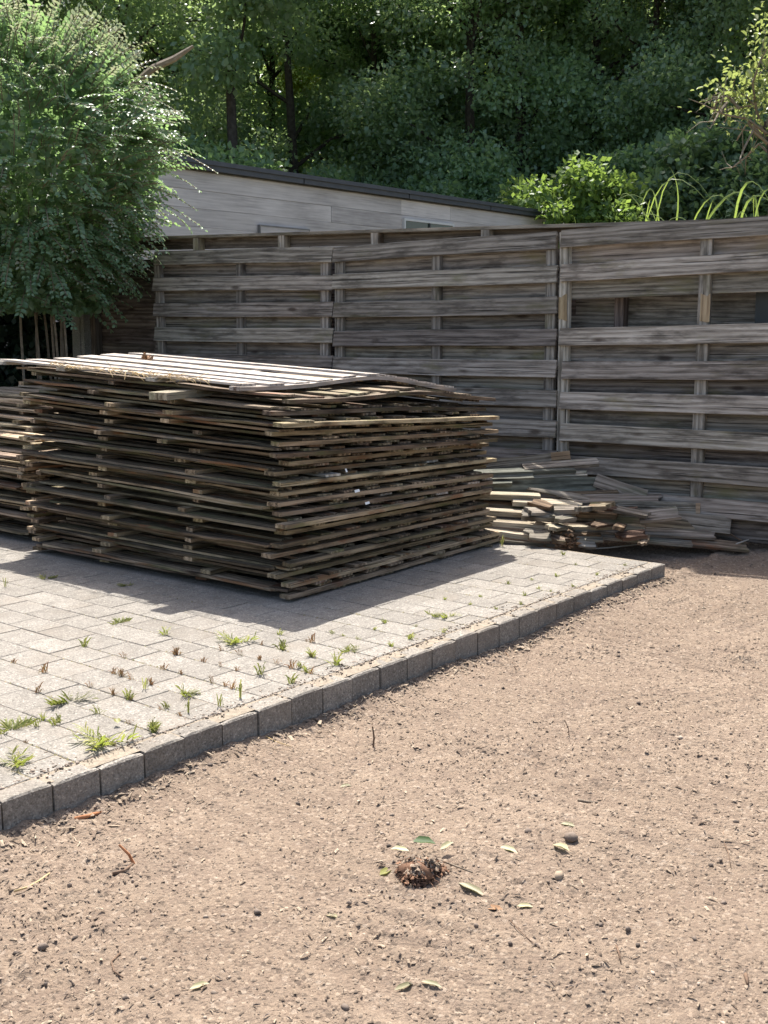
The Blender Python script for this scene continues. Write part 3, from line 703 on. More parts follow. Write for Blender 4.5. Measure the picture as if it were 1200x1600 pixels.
loose('loose_board', 'reddish rotten chunk of wood in the middle of the pile', (905, 801), (960, 805), 6.4, 6.4, .06, .035, 15, 'r', .02, cat='wood chunk')
loose('loose_board', 'curled rotten piece with a sunlit golden top', (948, 796), (994, 800), 6.45, 6.5, .06, .02, 18, 'r', .02, bow=.012, cat='wood chunk')
loose('loose_beam', 'low pale beam with two knots at the front of the pile', (740, 813), (862, 823), 6.3, 6.2, .08, .03, 6, 'p', .008, cat='beam')
loose('loose_beam', 'lowest pale beam next to the paving', (755, 828), (826, 838), 6.22, 6.14, .07, .03, 6, 'p', .006, cat='beam')
loose('round_stick', 'thin pale stick lying on the paving edge before the pile', (788, 845), (866, 853), 6.05, 6.0, .016, .014, 10, 'g', .003, cat='stick', cols=2)
loose('loose_board', 'grey plank on edge with a yellow-tan sawn end at right', (960, 792), (1094, 798), 6.72, 6.66, .088, .018, 74, 'g', .003, tip=.03)
loose('loose_board', 'thin pointed plank sloping across the plank with the tan end', (985, 797), (1116, 818), 6.5, 6.42, .042, .012, 20, 'g', .01, .8)
loose('loose_board', 'broad square-ended plank farthest right in the pile', (1052, 812), (1142, 822), 6.6, 6.52, .105, .016, 62, 'g', .003)
loose('loose_board', 'long grey plank along the front right of the pile', (900, 826), (1117, 836), 6.32, 6.24, .09, .016, 20, 'g', .012)
loose('loose_board', 'narrow sunlit plank with flaking surface at the pile front', (890, 824), (1000, 824), 6.22, 6.2, .05, .018, 6, 'p', .02)
loose('wood_flake', 'bright curved flake of wood on the narrow sunlit plank', (974, 821), (1005, 822), 6.16, 6.16, .05, .006, 16, 'p', .008, bow=-.006, cat='wood flake')
loose('loose_board', 'grey plank end lying lowest at the front right', (940, 838), (1081, 850), 6.22, 6.14, .07, .016, 12, 'g', .006)
loose('loose_board', 'short reddish broken board beside the dried plant', (868, 832), (940, 834), 6.25, 6.22, .07, .02, 20, 'r', .02)
loose('loose_board', 'short grey board end in front of the reddish broken board', (900, 840), (942, 842), 6.18, 6.16, .06, .016, 25, 'g', .006)
loose('loose_board', 'small grey offcut on the soil before the pile', (903, 850), (930, 852), 6.08, 6.06, .05, .014, 30, 'g', .006)
loose('loose_board', 'low dark plank half buried at the right end of the pile', (1070, 846), (1168, 856), 6.34, 6.28, .08, .016, 25, 's', .01)
loose('loose_board', 'dark plank on edge deep in the middle of the pile', (830, 800), (1000, 806), 6.62, 6.6, .09, .018, 60, 's', .01)
loose('loose_board', 'dark plank at the bottom of the pile under the bowed broken plank', (840, 828), (1010, 832), 6.42, 6.4, .10, .018, 45, 's', .01)
loose('loose_board', 'hidden dark plank low under the plank with the tan end', (930, 815), (1090, 826), 6.55, 6.5, .09, .018, 50, 's', .01)
loose('loose_board', 'dark plank under the pale beams at the left of the pile', (740, 790), (880, 800), 6.7, 6.65, .10, .018, 30, 's', .01)

rg = random.Random(61)
for i in range(16):
    x, y = rg.uniform(835, 1040), rg.uniform(786, 846); p = aty(x, y, 7.05 - .47 * (y - 720) / 130); yaw = rg.uniform(-1.3, 1.3)
    L = rg.uniform(.10, .24); mt_ = rg.choice('gprsg')
    link('offcut', mesh('offcut', *board_mesh(L, rg.uniform(.05, .10), rg.uniform(.014, .03), 3900 + i, 5, .022, .003, 0, rg.choice((0, 0, .5)), 5), PW[mt_]), None, frame(p, (math.cos(yaw), math.sin(yaw), rg.uniform(-.15, .2)), (rg.uniform(-.4, .4), -rg.uniform(0, .7), 1)), 'short broken offcut lying among the longer boards of the scrap pile', 'offcut', 'short broken offcuts in the scrap pile')
# dried plant with rust coloured leaves
def leafset(P_, D, U, Ls, Wr, fold=.25, six=True):
    """arrays of leaf base, direction, up, length -> vertices and faces"""
    P_, D, U = (np.asarray(q, float) for q in (P_, D, U)); Ls = np.asarray(Ls, float)[:, None]
    D /= np.linalg.norm(D, axis=1, keepdims=True) + 1e-9
    Sd = np.cross(D, U); Sd /= np.linalg.norm(Sd, axis=1, keepdims=True) + 1e-9; U = np.cross(Sd, D)
    w = Ls * Wr; n = len(P_)
    if six:
        V = np.stack([P_, P_ + D * Ls * .30 + Sd * w * .46 + U * w * fold, P_ + D * Ls * .70 + Sd * w * .38 + U * w * fold, P_ + D * Ls - U * Ls * .12,
                      P_ + D * Ls * .70 - Sd * w * .38 + U * w * fold, P_ + D * Ls * .30 - Sd * w * .46 + U * w * fold], 1).reshape(-1, 3)
        Fq = (np.array([[0, 1, 2, 3], [0, 3, 4, 5]])[None] + 6 * np.arange(n)[:, None, None]).reshape(-1, 4)
    else:
        V = np.stack([P_, P_ + D * Ls * .5 + Sd * w * .5 + U * w * fold, P_ + D * Ls, P_ + D * Ls * .5 - Sd * w * .5 - U * w * fold], 1).reshape(-1, 3)
        Fq = (np.array([[0, 1, 2, 3]])[None] + 4 * np.arange(n)[:, None, None]).reshape(-1, 4)
    return V, Fq
def randunit(n, g): v = g.normal(size=(n, 3)); return v / np.linalg.norm(v, axis=1, keepdims=True)
g = np.random.default_rng(55)
dp = atz(884, 858, .085)
root = bpy.data.objects.new('dried_plant', None); C.objects.link(root); root.location = dp
root['label'] = 'dried plant with curled rust-brown leaves at the foot of the scrap pile'; root['category'] = 'dried plant'; root.scale = (.95, .8, .7)
parts = []; LP, LDv = [], []
for i in range(9):
    a = g.random() * 6.28; t = g.random() * .5; h = .05 + g.random() * .10
    pts = [(0, 0, 0), (math.cos(a) * t * .06, math.sin(a) * t * .06, h * .5), (math.cos(a) * t * .22, math.sin(a) * t * .22, h)]
    parts.append(tube(pts, [.004, .003, .0015], 4))
    for k in range(7): u = .3 + .7 * g.random(); LP.append([pts[2][0] * u + g.normal() * .018, pts[2][1] * u + g.normal() * .018, h * u + g.normal() * .008]); LDv.append(g.normal(size=3))
for k in range(45): LP.append([g.normal() * .07 - .02, g.normal() * .05, .012 + abs(g.normal()) * .02]); LDv.append([g.normal(), g.normal(), g.normal() * .3])
link('stalk', mesh('stalk', *merge(parts), M_twig), root)
link('foliage', fastmesh('foliage', *leafset(LP, LDv, randunit(len(LP), g), .014 + .03 * g.random(len(LP)), .55, .5), M_dryleaf), root, kind='stuff')
g2 = random.Random(3)
def strand(name, lab, pix, z, r, mat, cat, n=5):
    pts = [atz(x, y, z + dz) for x, y, dz in pix]
    o = link(name, mesh(name, *tube(pts, [r * (1 - .35 * i / len(pts)) for i in range(len(pts))], n), mat, True), None, None, lab, cat); return o
strand('root_strand', 'thin pale root curving on the soil before the scrap pile', [(915, 858, .01), (950, 856, .012), (985, 852, .015), (1020, 846, .03)], .07, .005, M_cable, 'root')
strand('root_strand', 'dark arched root at the right end of the scrap pile', [(1118, 832, .03), (1135, 830, .06), (1150, 840, .03), (1170, 850, .0)], .11, .006, M_twig, 'root')
strand('root_strand', 'pale wavy root along the foot of the fence at the right edge', [(1150, 850, .01), (1170, 843, .02), (1190, 846, .01), (1230, 850, .0)], .11, .005, M_cable, 'root')

# ---------------------------------------------------------------- house beyond the wall
HD = Vector((.617, .787, 0)).normalized(); HN = Vector((.787, -.617, 0))       # wall runs away to the right, faces right-front
H0 = aty(280, 250, 13.4); HZ = H0.z; H0 = Vector((H0.x, H0.y, 0)); HL = 8.0
house = bpy.data.objects.new('timber_house', None); C.objects.link(house); house.location = H0
house['label'] = 'flat-roofed house with pale grey timber cladding behind the wall'; house['category'] = 'house'
bpy.context.view_layer.update(); Mi = house.matrix_local.inverted()
def hp(t, z, o=0.0): p = H0 + HD * t + HN * o; return Vector((p.x, p.y, z))
zb = HZ - .10; k = 0
while zb > .4:
    hb = .205; cut = sorted(rnd.sample([1.2, 2.6, 4.1, 5.3, 6.6], 2)); us = [-6.0] + cut + [HL]
    if zb - hb < 2.05: us = [-6.0, 1.2, 4.6, HL]
    for u0, u1 in zip(us[:-1], us[1:]):
        a, b = hp(u0, zb - hb / 2), hp(u1, zb - hb / 2)
        link('board', mesh('board', *board_mesh((b - a).length - .003, hb - .003, .022, 4000 + k, 3, .001, .0008), M_clad), house, Mi @ frame((a + b) / 2 + HN * rnd.uniform(-.003, .003), b - a, HN)); k += 1
    zb -= hb
link('wall', mesh('wall', *boxm(0, HL + 6, 0, 3.2, 0.0, HZ - .06), M_clad), house, Mi @ frame(hp(-6, 0, -.03), HD, (0, 0, 1)))
link('roof', mesh('roof', *boxm(-.05, HL + 6.1, -.10, 3.4, 0, .05), M_roof), house, Mi @ frame(hp(-6, HZ - .02, .0), HD, (0, 0, 1)))
for u0, u1 in ((-6, -.9), (-.89, 2.0), (2.01, 4.2), (4.21, 6.3), (6.31, HL + .05)):
    link('roof_edge', mesh('roof_edge', *boxm(0, u1 - u0 - .01, -.02, .10, 0, .115), M_roof), house, Mi @ frame(hp(u0, HZ - .085 + .004, .06), HD, (0, 0, 1)))
link('corner_trim', mesh('corner_trim', *boxm(-.03, .03, -.03, .04, 0, HZ - .1), M_frame), house, Mi @ frame(hp(HL + .03, 0, .0), HD, (0, 0, 1)))
def win(px0, px1, ptop, dark=False):
    a = atplane(px0, ptop, hp(0, 0, .03), HN); b = atplane(px1, ptop, hp(0, 0, .03), HN)
    t0, t1 = (a - H0).dot(HD), (b - H0).dot(HD); zt = a.z; w = t1 - t0
    f = .03
    o = link('window', mesh('window', *merge([boxm(0, f, -.02, .02, -1.1, 0), boxm(w - f, w, -.02, .02, -1.1, 0), boxm(f, w - f, -.02, .02, -f, 0), boxm(f, w - f, -.02, .02, -1.1, -1.1 + f)]), M_dframe if dark else M_frame), house, Mi @ frame(hp(t0, zt, .035), HD, (0, 0, 1)))
    for i in range(2):
        x0, x1 = f + i * (w - 2 * f) / 2 + .002, f + (i + 1) * (w - 2 * f) / 2 - .002
        link('pane', mesh('pane', *boxm(x0 + .012, x1 - .012, -.003, .003, -1.07, -f - .002), M_glass), o)
    link('mullion', mesh('mullion', *boxm(w / 2 - .012, w / 2 + .012, -.022, .018, -1.069, -f - .001), M_dframe), o)
win(630, 708, 341)
a = atplane(404, 351, hp(0, 0, .03), HN); b = atplane(482, 351, hp(0, 0, .03), HN); t0, w = (a - H0).dot(HD), (b - a).dot(HD)
o = link('hatch', mesh('hatch', *merge([boxm(0, .015, -.02, .02, -1.1, 0), boxm(w - .015, w, -.02, .02, -1.1, 0), boxm(.015, w - .015, -.02, .02, -.016, 0)]), M_hatch), house, Mi @ frame(hp(t0, a.z, .035), HD, (0, 0, 1)))
link('panel', mesh('panel', *boxm(.016, w - .016, -.015, .012, -1.1, -.017), M_clad), o)

# ---------------------------------------------------------------- vegetation
def crown(seed, H, Rr, z0, nblob, nleaf, ls, mat, blobr=(.5, 1.0), shape=1.0, flat=.75):
    """leaf cloud: clumps spread through a crown volume between z0 and H"""
    g = np.random.default_rng(seed); Ps, Ds, Us = [], [], []
    B = []
    for i in range(nblob):
        u = g.random(); z = z0 + (H - z0) * u
        rad = Rr * (math.sin(math.pi * min(.97, .12 + .80 * u)) ** .6) * shape
        a = g.random() * 6.283; rr = rad * math.sqrt(g.random()) ** .7
        B.append((rr * math.cos(a), rr * math.sin(a), z, g.uniform(*blobr) * (1.15 - .4 * u)))
    for (x, y, z, r) in B:
        n = int(nleaf / nblob * (r / (sum(blobr) / 2)) ** 2) + 1
        d = randunit(n, g); q = (g.random((n, 1)) ** .45) * r
        p = d * q * np.array([1, 1, flat]) + np.array([x, y, z])
        p += g.normal(size=p.shape) * r * .08
        Ps.append(p); Ds.append(d * .6 + randunit(n, g) + np.array([0, 0, -.25])); Us.append(np.array([0, 0, 1.0]) + .8 * randunit(n, g))
    Ps, Ds, Us = map(np.concatenate, (Ps, Ds, Us))
    V, Fq = leafset(Ps, Ds, Us, ls * (.6 + .8 * g.random(len(Ps))), .62, .2, six=False)
    return fastmesh('crown', V, Fq, mat), B
def trunk(seed, H, r0, B, lean=.03, nl=9, z0=2.0, mat=None):
    g = random.Random(seed); parts = []; n = 9
    lx, ly = g.uniform(-lean, lean) * H, g.uniform(-lean, lean) * H
    ax = lambda u: Vector((lx * u + .06 * math.sin(u * 7 + seed), ly * u + .06 * math.cos(u * 6 + seed), H * u))
    parts.append(tube([ax(i / n) - Vector((0, 0, .15 if i == 0 else 0)) for i in range(n + 1)], [r0 * (1.25 if i == 0 else 1) * (1 - .8 * i / n) for i in range(n + 1)], 8))
    for i in range(min(nl, len(B))):
        x, y, z, r = B[i]; zb = max(z0, z - g.uniform(.6, 1.8)); s = ax(min(.95, zb / H)); e = Vector((x, y, z)); m = (s + e) / 2 + Vector((g.gauss(0, .12), g.gauss(0, .12), .2))
        rr = r0 * .35 * (1 - .6 * zb / H) + .01
        parts.append(tube([s, m, e], [rr, rr * .65, rr * .25], 5))
    return merge(parts)
crowns = []
for s, (H, R_, z0, nb, nl) in enumerate([(13, 2.7, .6, 80, 26000), (12, 2.4, .4, 74, 24000), (14, 3.0, 1.2, 80, 27000), (11, 2.3, .3, 70, 23000)]):
    me_, B_ = crown(200 + s, H, R_, z0, nb, int(nl * 2.6), .102, L_for, (.5, 1.15)); crowns.append((me_, mesh('trunk', *trunk(s, H * .93, .17, B_, nl=16, z0=z0 * .7), M_bark), H))
mb, B_ = crown(230, 15, 3.2, 1.0, 66, 40000, .17, L_back, (.7, 1.4)); backc = (mb, mesh('trunk', *trunk(31, 14, .18, B_, nl=14), M_bark), 15)
us = []
for s in range(3):
    me_, B_ = crown(260 + s, 3.6, 1.6, .25, 34, 30000, .10, L_und, (.35, .75)); us.append((me_, mesh('trunk', *trunk(60 + s, 3.0, .06, B_, nl=14, z0=.3), M_bark)))
def tree(name, label, cat, group, x, y, data, s, rot, zs=1.0):
    r = bpy.data.objects.new(name, None); C.objects.link(r); r.location = (x, y, -.05); r.rotation_euler = (0, 0, rot); r.scale = (s, s, s * zs)
    r['label'] = label; r['category'] = cat
    if group: r['group'] = group
    link('trunk', data[1], r); link('crown', data[0], r)
    return r
def xat(px, Y): return (px - 600) / FPX * Y * 1.02
FT = 'dark trees of the wood behind the house'
rowA = [(-60, 24, 1), (60, 26, 0), (215, 25, 3), (470, 27.5, 1), (590, 29, 3), (720, 26, 3), (815, 26.5, 1), (905, 26.5, 0), (1000, 25.5, 3), (1090, 25.5, 1), (1180, 24, 0), (1290, 23.5, 3)]
desc = ['dark tree of the wood, far left behind the big shrub', 'dark tree of the wood rising behind the top of the big shrub', 'dark tree of the wood between the big shrub and the bare straight trunk',
        'dark tree of the wood just right of the bare straight trunk', 'dark tree of the wood above the middle of the house roof', 'dark tree of the wood above the house window',
        'dark tree of the wood behind the right end of the house', 'tall bluish tree of the wood above the bright green shrub', 'dark tree of the wood right of the bright green shrub', 'dark tree of the wood above the arching reed blades',
        'tall tree of the wood behind the yellowish small tree', 'dark tree of the wood beyond the right edge']
for i, ((px, Y, c), d) in enumerate(zip(rowA, desc)):
    tree('forest_tree', d, 'tree', FT, xat(px, Y), Y, crowns[c], rnd.uniform(.93, 1.08), rnd.random() * 6.28)
for i, (px, Y, c) in enumerate([(20, 29.5, 3), (150, 30, 1), (300, 30.5, 0), (440, 31, 3), (655, 31, 1), (770, 30, 0), (860, 30, 3), (955, 29.5, 1), (1050, 30, 0), (1140, 29.5, 3), (1240, 29, 1)]):
    tree('forest_tree', 'dark tree in the second row of the wood, %s from the left' % (['first'] + ORD[1:])[i], 'tree', FT, xat(px, Y), Y, crowns[c], rnd.uniform(.98, 1.12), rnd.random() * 6.28)
# the bare straight trunk in view: high crown
mt, B_ = crown(280, 14, 2.3, 6.4, 34, 30000, .14, L_for, (.5, 1.0))
tr = tree('forest_tree', 'tall tree with a bare straight dark trunk left of the house middle', 'tree', FT, xat(376, 24), 24, (mt, mesh('trunk', *trunk(70, 12.5, .15, B_, .004, 14, 6), M_bark)), 1.0, .5)
for i, (px, Y, d) in enumerate([(532, 33, 'slim dark trunk seen through the gap above the house, leftmost'), (572, 35, 'slim dark trunk seen through the gap above the house, second from left'), (620, 33.5, 'slim dark trunk seen through the gap above the house, third from left'), (690, 32, 'thicker dark trunk at the right of the gap above the house'), (265, 33, 'slim dark trunk of the wood close to the tip of the big shrub')]):
    tree('forest_tree', d, 'tree', FT, xat(px, Y), Y, (mt, tr.children[0].data), 1.05, 1.3 * i + .4)
rowB = [(-40, 38), (120, 40), (270, 39), (400, 40), (520, 42), (640, 41), (760, 40), (890, 39), (1010, 40), (1130, 38), (1260, 40)]
for i, (px, Y) in enumerate(rowB):
    tree('forest_tree', 'sunny tree deeper in the wood behind the dark front trees, %s from the left' % (['first'] + ORD[1:])[i], 'tree', 'sunny trees deeper in the wood', xat(px, Y), Y, backc, rnd.uniform(.95, 1.12), rnd.random() * 6.28)
US = 'dark understorey shrubs along the wood edge'
ud = ['dark shrub at the wood edge behind the roof, leftmost', 'dark shrub at the wood edge below the bare straight trunk', 'dark shrub at the wood edge right of the bare straight trunk', 'dark shrub at the wood edge above the middle of the roof', 'dark shrub at the wood edge above the house window', 'dark shrub at the wood edge behind the right end of the roof',
      'dark shrub at the wood edge right of the bright green shrub', 'dark shrub at the wood edge above the left reed blades', 'dark shrub at the wood edge above the right reed blades', 'dark shrub at the wood edge behind the yellowish small tree', 'dark shrub at the wood edge left of the bare straight trunk']
for i, (px, Y, s) in enumerate([(250, 23.5, 1.2), (385, 23, 1.0), (470, 24, 1.2), (560, 24.5, 1.1), (650, 24, 1.15), (745, 24, 1.05), (1000, 22, 1.2), (1060, 21.5, 1.3), (1130, 22, 1.25), (1200, 21.5, 1.3), (315, 22.5, 1.3)]):
    tree('understorey_shrub', ud[i], 'shrub', US, xat(px, Y), Y, us[i % 3], s, i * 1.7)
# far wood closing the view
g = np.random.default_rng(5); n = 42000
Pp = np.stack([g.uniform(-26, 26, n), g.uniform(47, 52, n), 19 * g.random(n) ** .9], -1)
link('far_wood', fastmesh('far_wood', *leafset(Pp, randunit(n, g), randunit(n, g), .4 + .4 * g.random(n), .7, .2, six=False), L_back), kind='stuff')
# bright shrub right of the house
ml, B_ = crown(300, 3.1, 1.15, .3, 46, 20000, .085, L_lite, (.22, .48))
tree('bright_shrub', 'bright yellow-green sunlit shrub beside the right end of the house roof', 'shrub', None, xat(868, 20.3), 20.3, (ml, mesh('trunk', *trunk(91, 2.5, .05, B_, nl=16, z0=.2), M_bark)), 1.28, .4)

# arching reed blades behind the wall at the right
def blade(base, tip, top, w, n=9):
    b, t, m = Vector(base), Vector(tip), Vector(top); V = []
    for i in range(n + 1):
        u = i / n; p = b * (1 - u) ** 2 + m * 2 * u * (1 - u) + t * u * u
        d = (m - b) * (1 - u) + (t - m) * u; s = d.cross(Vector((.25, -.6, .6))).normalized(); ww = w * (min(1, .45 + u * 2)) * (1 - u ** 3)
        nrm = s.cross(d).normalized()
        V += [p - s * ww / 2, p + nrm * ww * .12, p + s * ww / 2]
    Fc = []
    for i in range(n):
        for k in range(2): Fc.append((i * 3 + k, i * 3 + k + 1, i * 3 + 4 + k, i * 3 + 3 + k))
    return V, Fc
rd = bpy.data.objects.new('reed_clump', None); C.objects.link(rd); rc = Vector((2.75, 8.6, 0)); rd.location = rc
rd['label'] = 'bright green arching reed grass rising above the wall at the right'; rd['category'] = 'grass clump'
rg = random.Random(12)
spec = [((1050, 350), (950, 325), (1010, 295)), ((1045, 345), (1000, 330), (1025, 282)), ((1040, 350), (1044, 258), (1060, 300)), ((1060, 350), (968, 310), (1000, 300)), ((1090, 350), (990, 344), (1040, 325)), ((1030, 348), (1136, 350), (1055, 252)), ((1010, 348), (1130, 350), (1045, 262)),
        ((1080, 350), (1118, 305), (1100, 330)), ((1070, 350), (1160, 345), (1110, 290)), ((1060, 350), (1190, 350), (1140, 285)), ((1150, 350), (1210, 330), (1165, 270)), ((1160, 350), (1230, 350), (1175, 290)), ((1185, 350), (1178, 350), (1178, 290)), ((1170, 350), (1240, 320), (1190, 285)), ((1110, 350), (1040, 348), (1080, 330)), ((905, 350), (896, 337), (902, 345)), ((1010, 350), (1016, 310), (1010, 335)), ((1195, 350), (1150, 345), (1170, 320))]
for i, (b_, t_, m_) in enumerate(spec):
    Y = rg.uniform(8.4, 8.75)
    B_ = aty(*b_, Y); T_ = aty(*t_, Y - rg.uniform(-.1, .15)); M_ = aty(*m_, Y)
    B0 = rc + Vector((B_.x - rc.x, rg.uniform(-.1, .1), 0)) ; B0.z = B_.z - .35
    M_ = M_ * 2 - (B_ + T_) / 2; v, f = blade(B0, T_, M_, rg.uniform(.009, .020) * (1.5 if i in (10, 12) else 1))
    link('blade', mesh('blade', [q - rc for q in v], f, L_grs, True), rd)
for i in range(40):
    a = rg.random() * 6.28; rr = rg.uniform(.05, .55); bx = Vector((rc.x + rr * math.cos(a), rc.y + .4 * rr * math.sin(a), .05)); hh = rg.uniform(1.4, 1.85)
    v, f = blade(bx, bx + Vector((.5 * math.cos(a), .2 * math.sin(a), hh)), bx + Vector((.1 * math.cos(a), .05, hh + .15)), .018)
    link('blade', mesh('blade', [q - rc for q in v], f, L_grs, True), rd)

# small yellowish tree at the right edge with bare twigs
def twig_tree():
    g = np.random.default_rng(9); rgl = random.Random(9); Y = 12.0
    DX = 16; base = aty(1192 + DX, 345, Y); base.z = 0
    r = bpy.data.objects.new('small_tree', None); C.objects.link(r); r.location = base
    r['label'] = 'small tree with yellowish leaves and bare grey twigs at the right edge'; r['category'] = 'tree'
    q = lambda x, y, dy=0: aty(x + DX, y, Y + dy) - base
    tk = [Vector((0, 0, 0)), Vector((.01, 0, .9)), q(1188, 345), q(1190, 290), q(1186, 230), q(1178, 190)]
    link('trunk', mesh('trunk', *tube(tk, [.045, .038, .032, .028, .023, .018], 7), M_bark), r)
    br = [[(1180, 200), (1196, 150), (1205, 90), (1215, 40)], [(1182, 215), (1165, 170), (1150, 150), (1128, 140)], [(1165, 170), (1160, 130), (1172, 95), (1190, 60)], [(1188, 240), (1210, 190), (1235, 150), (1250, 90)], [(1160, 165), (1140, 168), (1115, 150)], [(1184, 210), (1150, 185), (1120, 180), (1100, 172)],
          [(1185, 225), (1160, 205), (1145, 235), (1140, 250)], [(1187, 240), (1170, 225), (1150, 245), (1128, 262)], [(1120, 160), (1108, 175), (1100, 190)], [(1186, 230), (1165, 200), (1150, 195), (1135, 220)], [(1200, 180), (1225, 170), (1260, 160)], [(1140, 170), (1122, 150), (1104, 160), (1096, 176)]]
    parts = []; ends = []
    for i, b in enumerate(br):
        dy = rgl.uniform(-.5, .5); P_ = [q(x, y, dy * k / len(b)) for k, (x, y) in enumerate(b)]
        parts.append(tube(P_, [.016 * (1 - .8 * k / len(b)) for k in range(len(b))], 5))
        if i not in (5, 6, 7, 8, 9, 11): ends += P_[1:]
        for j in range(7):
            s = rgl.choice(P_[1:]); e = s + Vector((rgl.gauss(0, .13), rgl.gauss(0, .13), rgl.gauss(.0, .12)))
            parts.append(tube([s, (s + e) / 2 + Vector((0, 0, rgl.gauss(0, .03))), e], [.005, .004, .002], 4))
    link('branches', mesh('branches', *merge(parts), M_stem), r)
    ends += [q(1180, 110), q(1195, 120), q(1170, 130), q(1155, 140), q(1190, 90), q(1205, 60), q(1215, 120), q(1230, 100), q(1145, 150), q(1200, 30), q(1175, 165), q(1220, 20), q(1210, 150), q(1190, 150)]
    Ps = np.concatenate([np.array(e)[None] + g.normal(size=(34, 3)) * np.array([.17, .2, .13]) for e in ends])
    n = len(Ps); link('crown', fastmesh('crown', *leafset(Ps, randunit(n, g) + np.array([0, 0, -.3]), randunit(n, g) * .6 + np.array([0, 0, 1]), .045 + .04 * g.random(n), .6, .2), L_yel), r)
twig_tree()

# big arching shrub at the left
def big_shrub():
    g = np.random.default_rng(77); rg = random.Random(77)
    base = Vector((-3.0, 10.0, 0)); r = bpy.data.objects.new('arching_shrub', None); C.objects.link(r); r.location = base
    r['label'] = 'large arching shrub with drooping leafy shoots beside the concrete post'; r['category'] = 'shrub'
    # bare stems low down
    for i, (x0, x1, ytop) in enumerate([(88, 62, 430), (92, 76, 430), (100, 78, 440), (108, 90, 440), (112, 96, 440), (70, 50, 440), (60, 58, 430), (95, 100, 450), (40, 30, 440)]):
        Y = base.y + rg.uniform(-.25, .1); a = aty(x0, 600, Y) - base; a.z = 0; m = aty((x0 + x1) / 2 - 2, 520, Y) - base; t = aty(x1, ytop, Y) - base; e = t + (t - m) * 1.1 + Vector((0, .05, .2))
        link('stem', mesh('stem', *tube([a, m, t, e], [.014, .011, .009, .006], 5), M_stem), r)
    dl = [aty(x, y, base.y + .1) - base for x, y in ((205, 135), (240, 106), (272, 92), (302, 72))]
    link('dead_branch', mesh('dead_branch', *tube(dl, [.026, .03, .027, .012], 6), M_stem), r)
    Ps, Ds, Us, Ls, tipm = [], [], [], [], []
    tw = []
    def shoot(p, d, L, droop, leaf, tip=False):
        n = max(5, int(L / .040)); step = L / n; pts = [p.copy()]
        side0 = None
        for i in range(n):
            d = (d + Vector((0, 0, -droop * step)) + Vector((rg.gauss(0, .03), rg.gauss(0, .03), rg.gauss(0, .02)))).normalized(); p = p + d * step; pts.append(p.copy())
            o_ = Vector((p.x, p.y, 0)); o_ = o_.normalized() if o_.length > .05 else Vector((0, -1, 0)); up = Vector((0, 0, .8)) + o_; up = up - d * d.dot(up)
            if up.length < .2: up = Vector((rg.gauss(0, .2), -1, .2))
            s = d.cross(up).normalized(); up2 = s.cross(d)
            for sg in (1, -1):
                ld = s * sg * .85 + d * .55 + Vector((0, 0, -.12)) + Vector((rg.gauss(0, .12), rg.gauss(0, .12), rg.gauss(0, .12)))
                Ps.append(p + s * sg * .004); Ds.append(ld); Us.append(up2 + Vector((rg.gauss(0, .25), rg.gauss(0, .25), rg.gauss(0, .25)))); Ls.append(leaf * rg.uniform(.75, 1.15) * (1 - .45 * i / n)); tipm.append(tip and i > n * .62)
        tw.append(tube(pts[::3] if len(pts) > 6 else pts, [.004] * len(pts[::3] if len(pts) > 6 else pts), 3))
    # outline radius of the shrub by height
    def outline(z):
        zs = [0.9, 1.3, 1.8, 2.1, 2.4, 2.8, 3.1, 3.4, 3.7]; rs = [.35, .66, .9, 1.08, 1.32, 1.32, 1.15, .78, .28]
        return float(np.interp(z, zs, rs))
    cx, cy = 0.0, -.05
    for i in range(1350):
        z = rg.uniform(1.75, 3.5) if rg.random() < .85 else rg.uniform(1.4, 2.2)
        a = rg.uniform(-math.pi * 1.05, .15) if rg.random() < .85 else rg.random() * 6.28
        R_ = outline(z); L = rg.uniform(.22, .58)
        rr = max(.05, R_ - L * .6) * rg.uniform(.75, 1.0)
        p = Vector((cx + rr * math.cos(a), cy + rr * math.sin(a), z + .12))
        upb = .15 if z < 2.2 else .55 if z < 3.2 else 1.1
        d = (Vector((math.cos(a), math.sin(a), upb + rg.gauss(0, .3))) + Vector((rg.gauss(0, .4), rg.gauss(0, .4), 0))).normalized()
        shoot(p, d, L, rg.uniform(1.2, 2.6) if z < 2.4 else rg.uniform(.9, 2.0) if z < 3.0 else .8, rg.uniform(.050, .080), z > 2.95 or rg.random() < .08)
    for i in range(46):                                            # upright shoots at the top
        a = rg.random() * 6.28; rr = rg.uniform(0, .75); p = Vector((rr * math.cos(a), rr * math.sin(a), 3.25 - rr * .45))
        shoot(p, Vector((math.cos(a) * .45, math.sin(a) * .45, 1)), rg.uniform(.4, .85), .5, .055, True)
    for (x, y) in ((300, 190), (275, 140), (330, 270), (310, 300), (250, 115), (285, 240), (180, 50), (240, 75), (300, 330), (190, 455), (175, 430), (315, 345)):   # long single shoots
        e = aty(x, y, base.y - .3) - base; s = Vector((e.x * .45, -.2, min(e.z + .25, 3.3))); d = (e - s); shoot(s, Vector((d.x, d.y, d.z + .35 * d.length)).normalized(), d.length * 1.05, .9, .06, y < 300)
    # inner fill so the shrub is dense
    n = 11000; z = g.uniform(1.5, 3.35, n); a = g.random(n) * 6.283; R_ = np.interp(z, [0.9, 1.3, 1.8, 2.1, 2.4, 2.8, 3.1, 3.4, 3.7], [.35, .66, .9, 1.08, 1.32, 1.32, 1.15, .78, .28]) * .82 * np.sqrt(g.random(n))
    fill = np.stack([R_ * np.cos(a), R_ * np.sin(a), z], -1)
    Ps, Ds, Us = (np.array([list(v) for v in q]) for q in (Ps, Ds, Us)); Ls = np.array(Ls); tipm = np.array(tipm)
    link('twigs', mesh('twigs', *merge(tw), M_stem), r, kind='stuff')
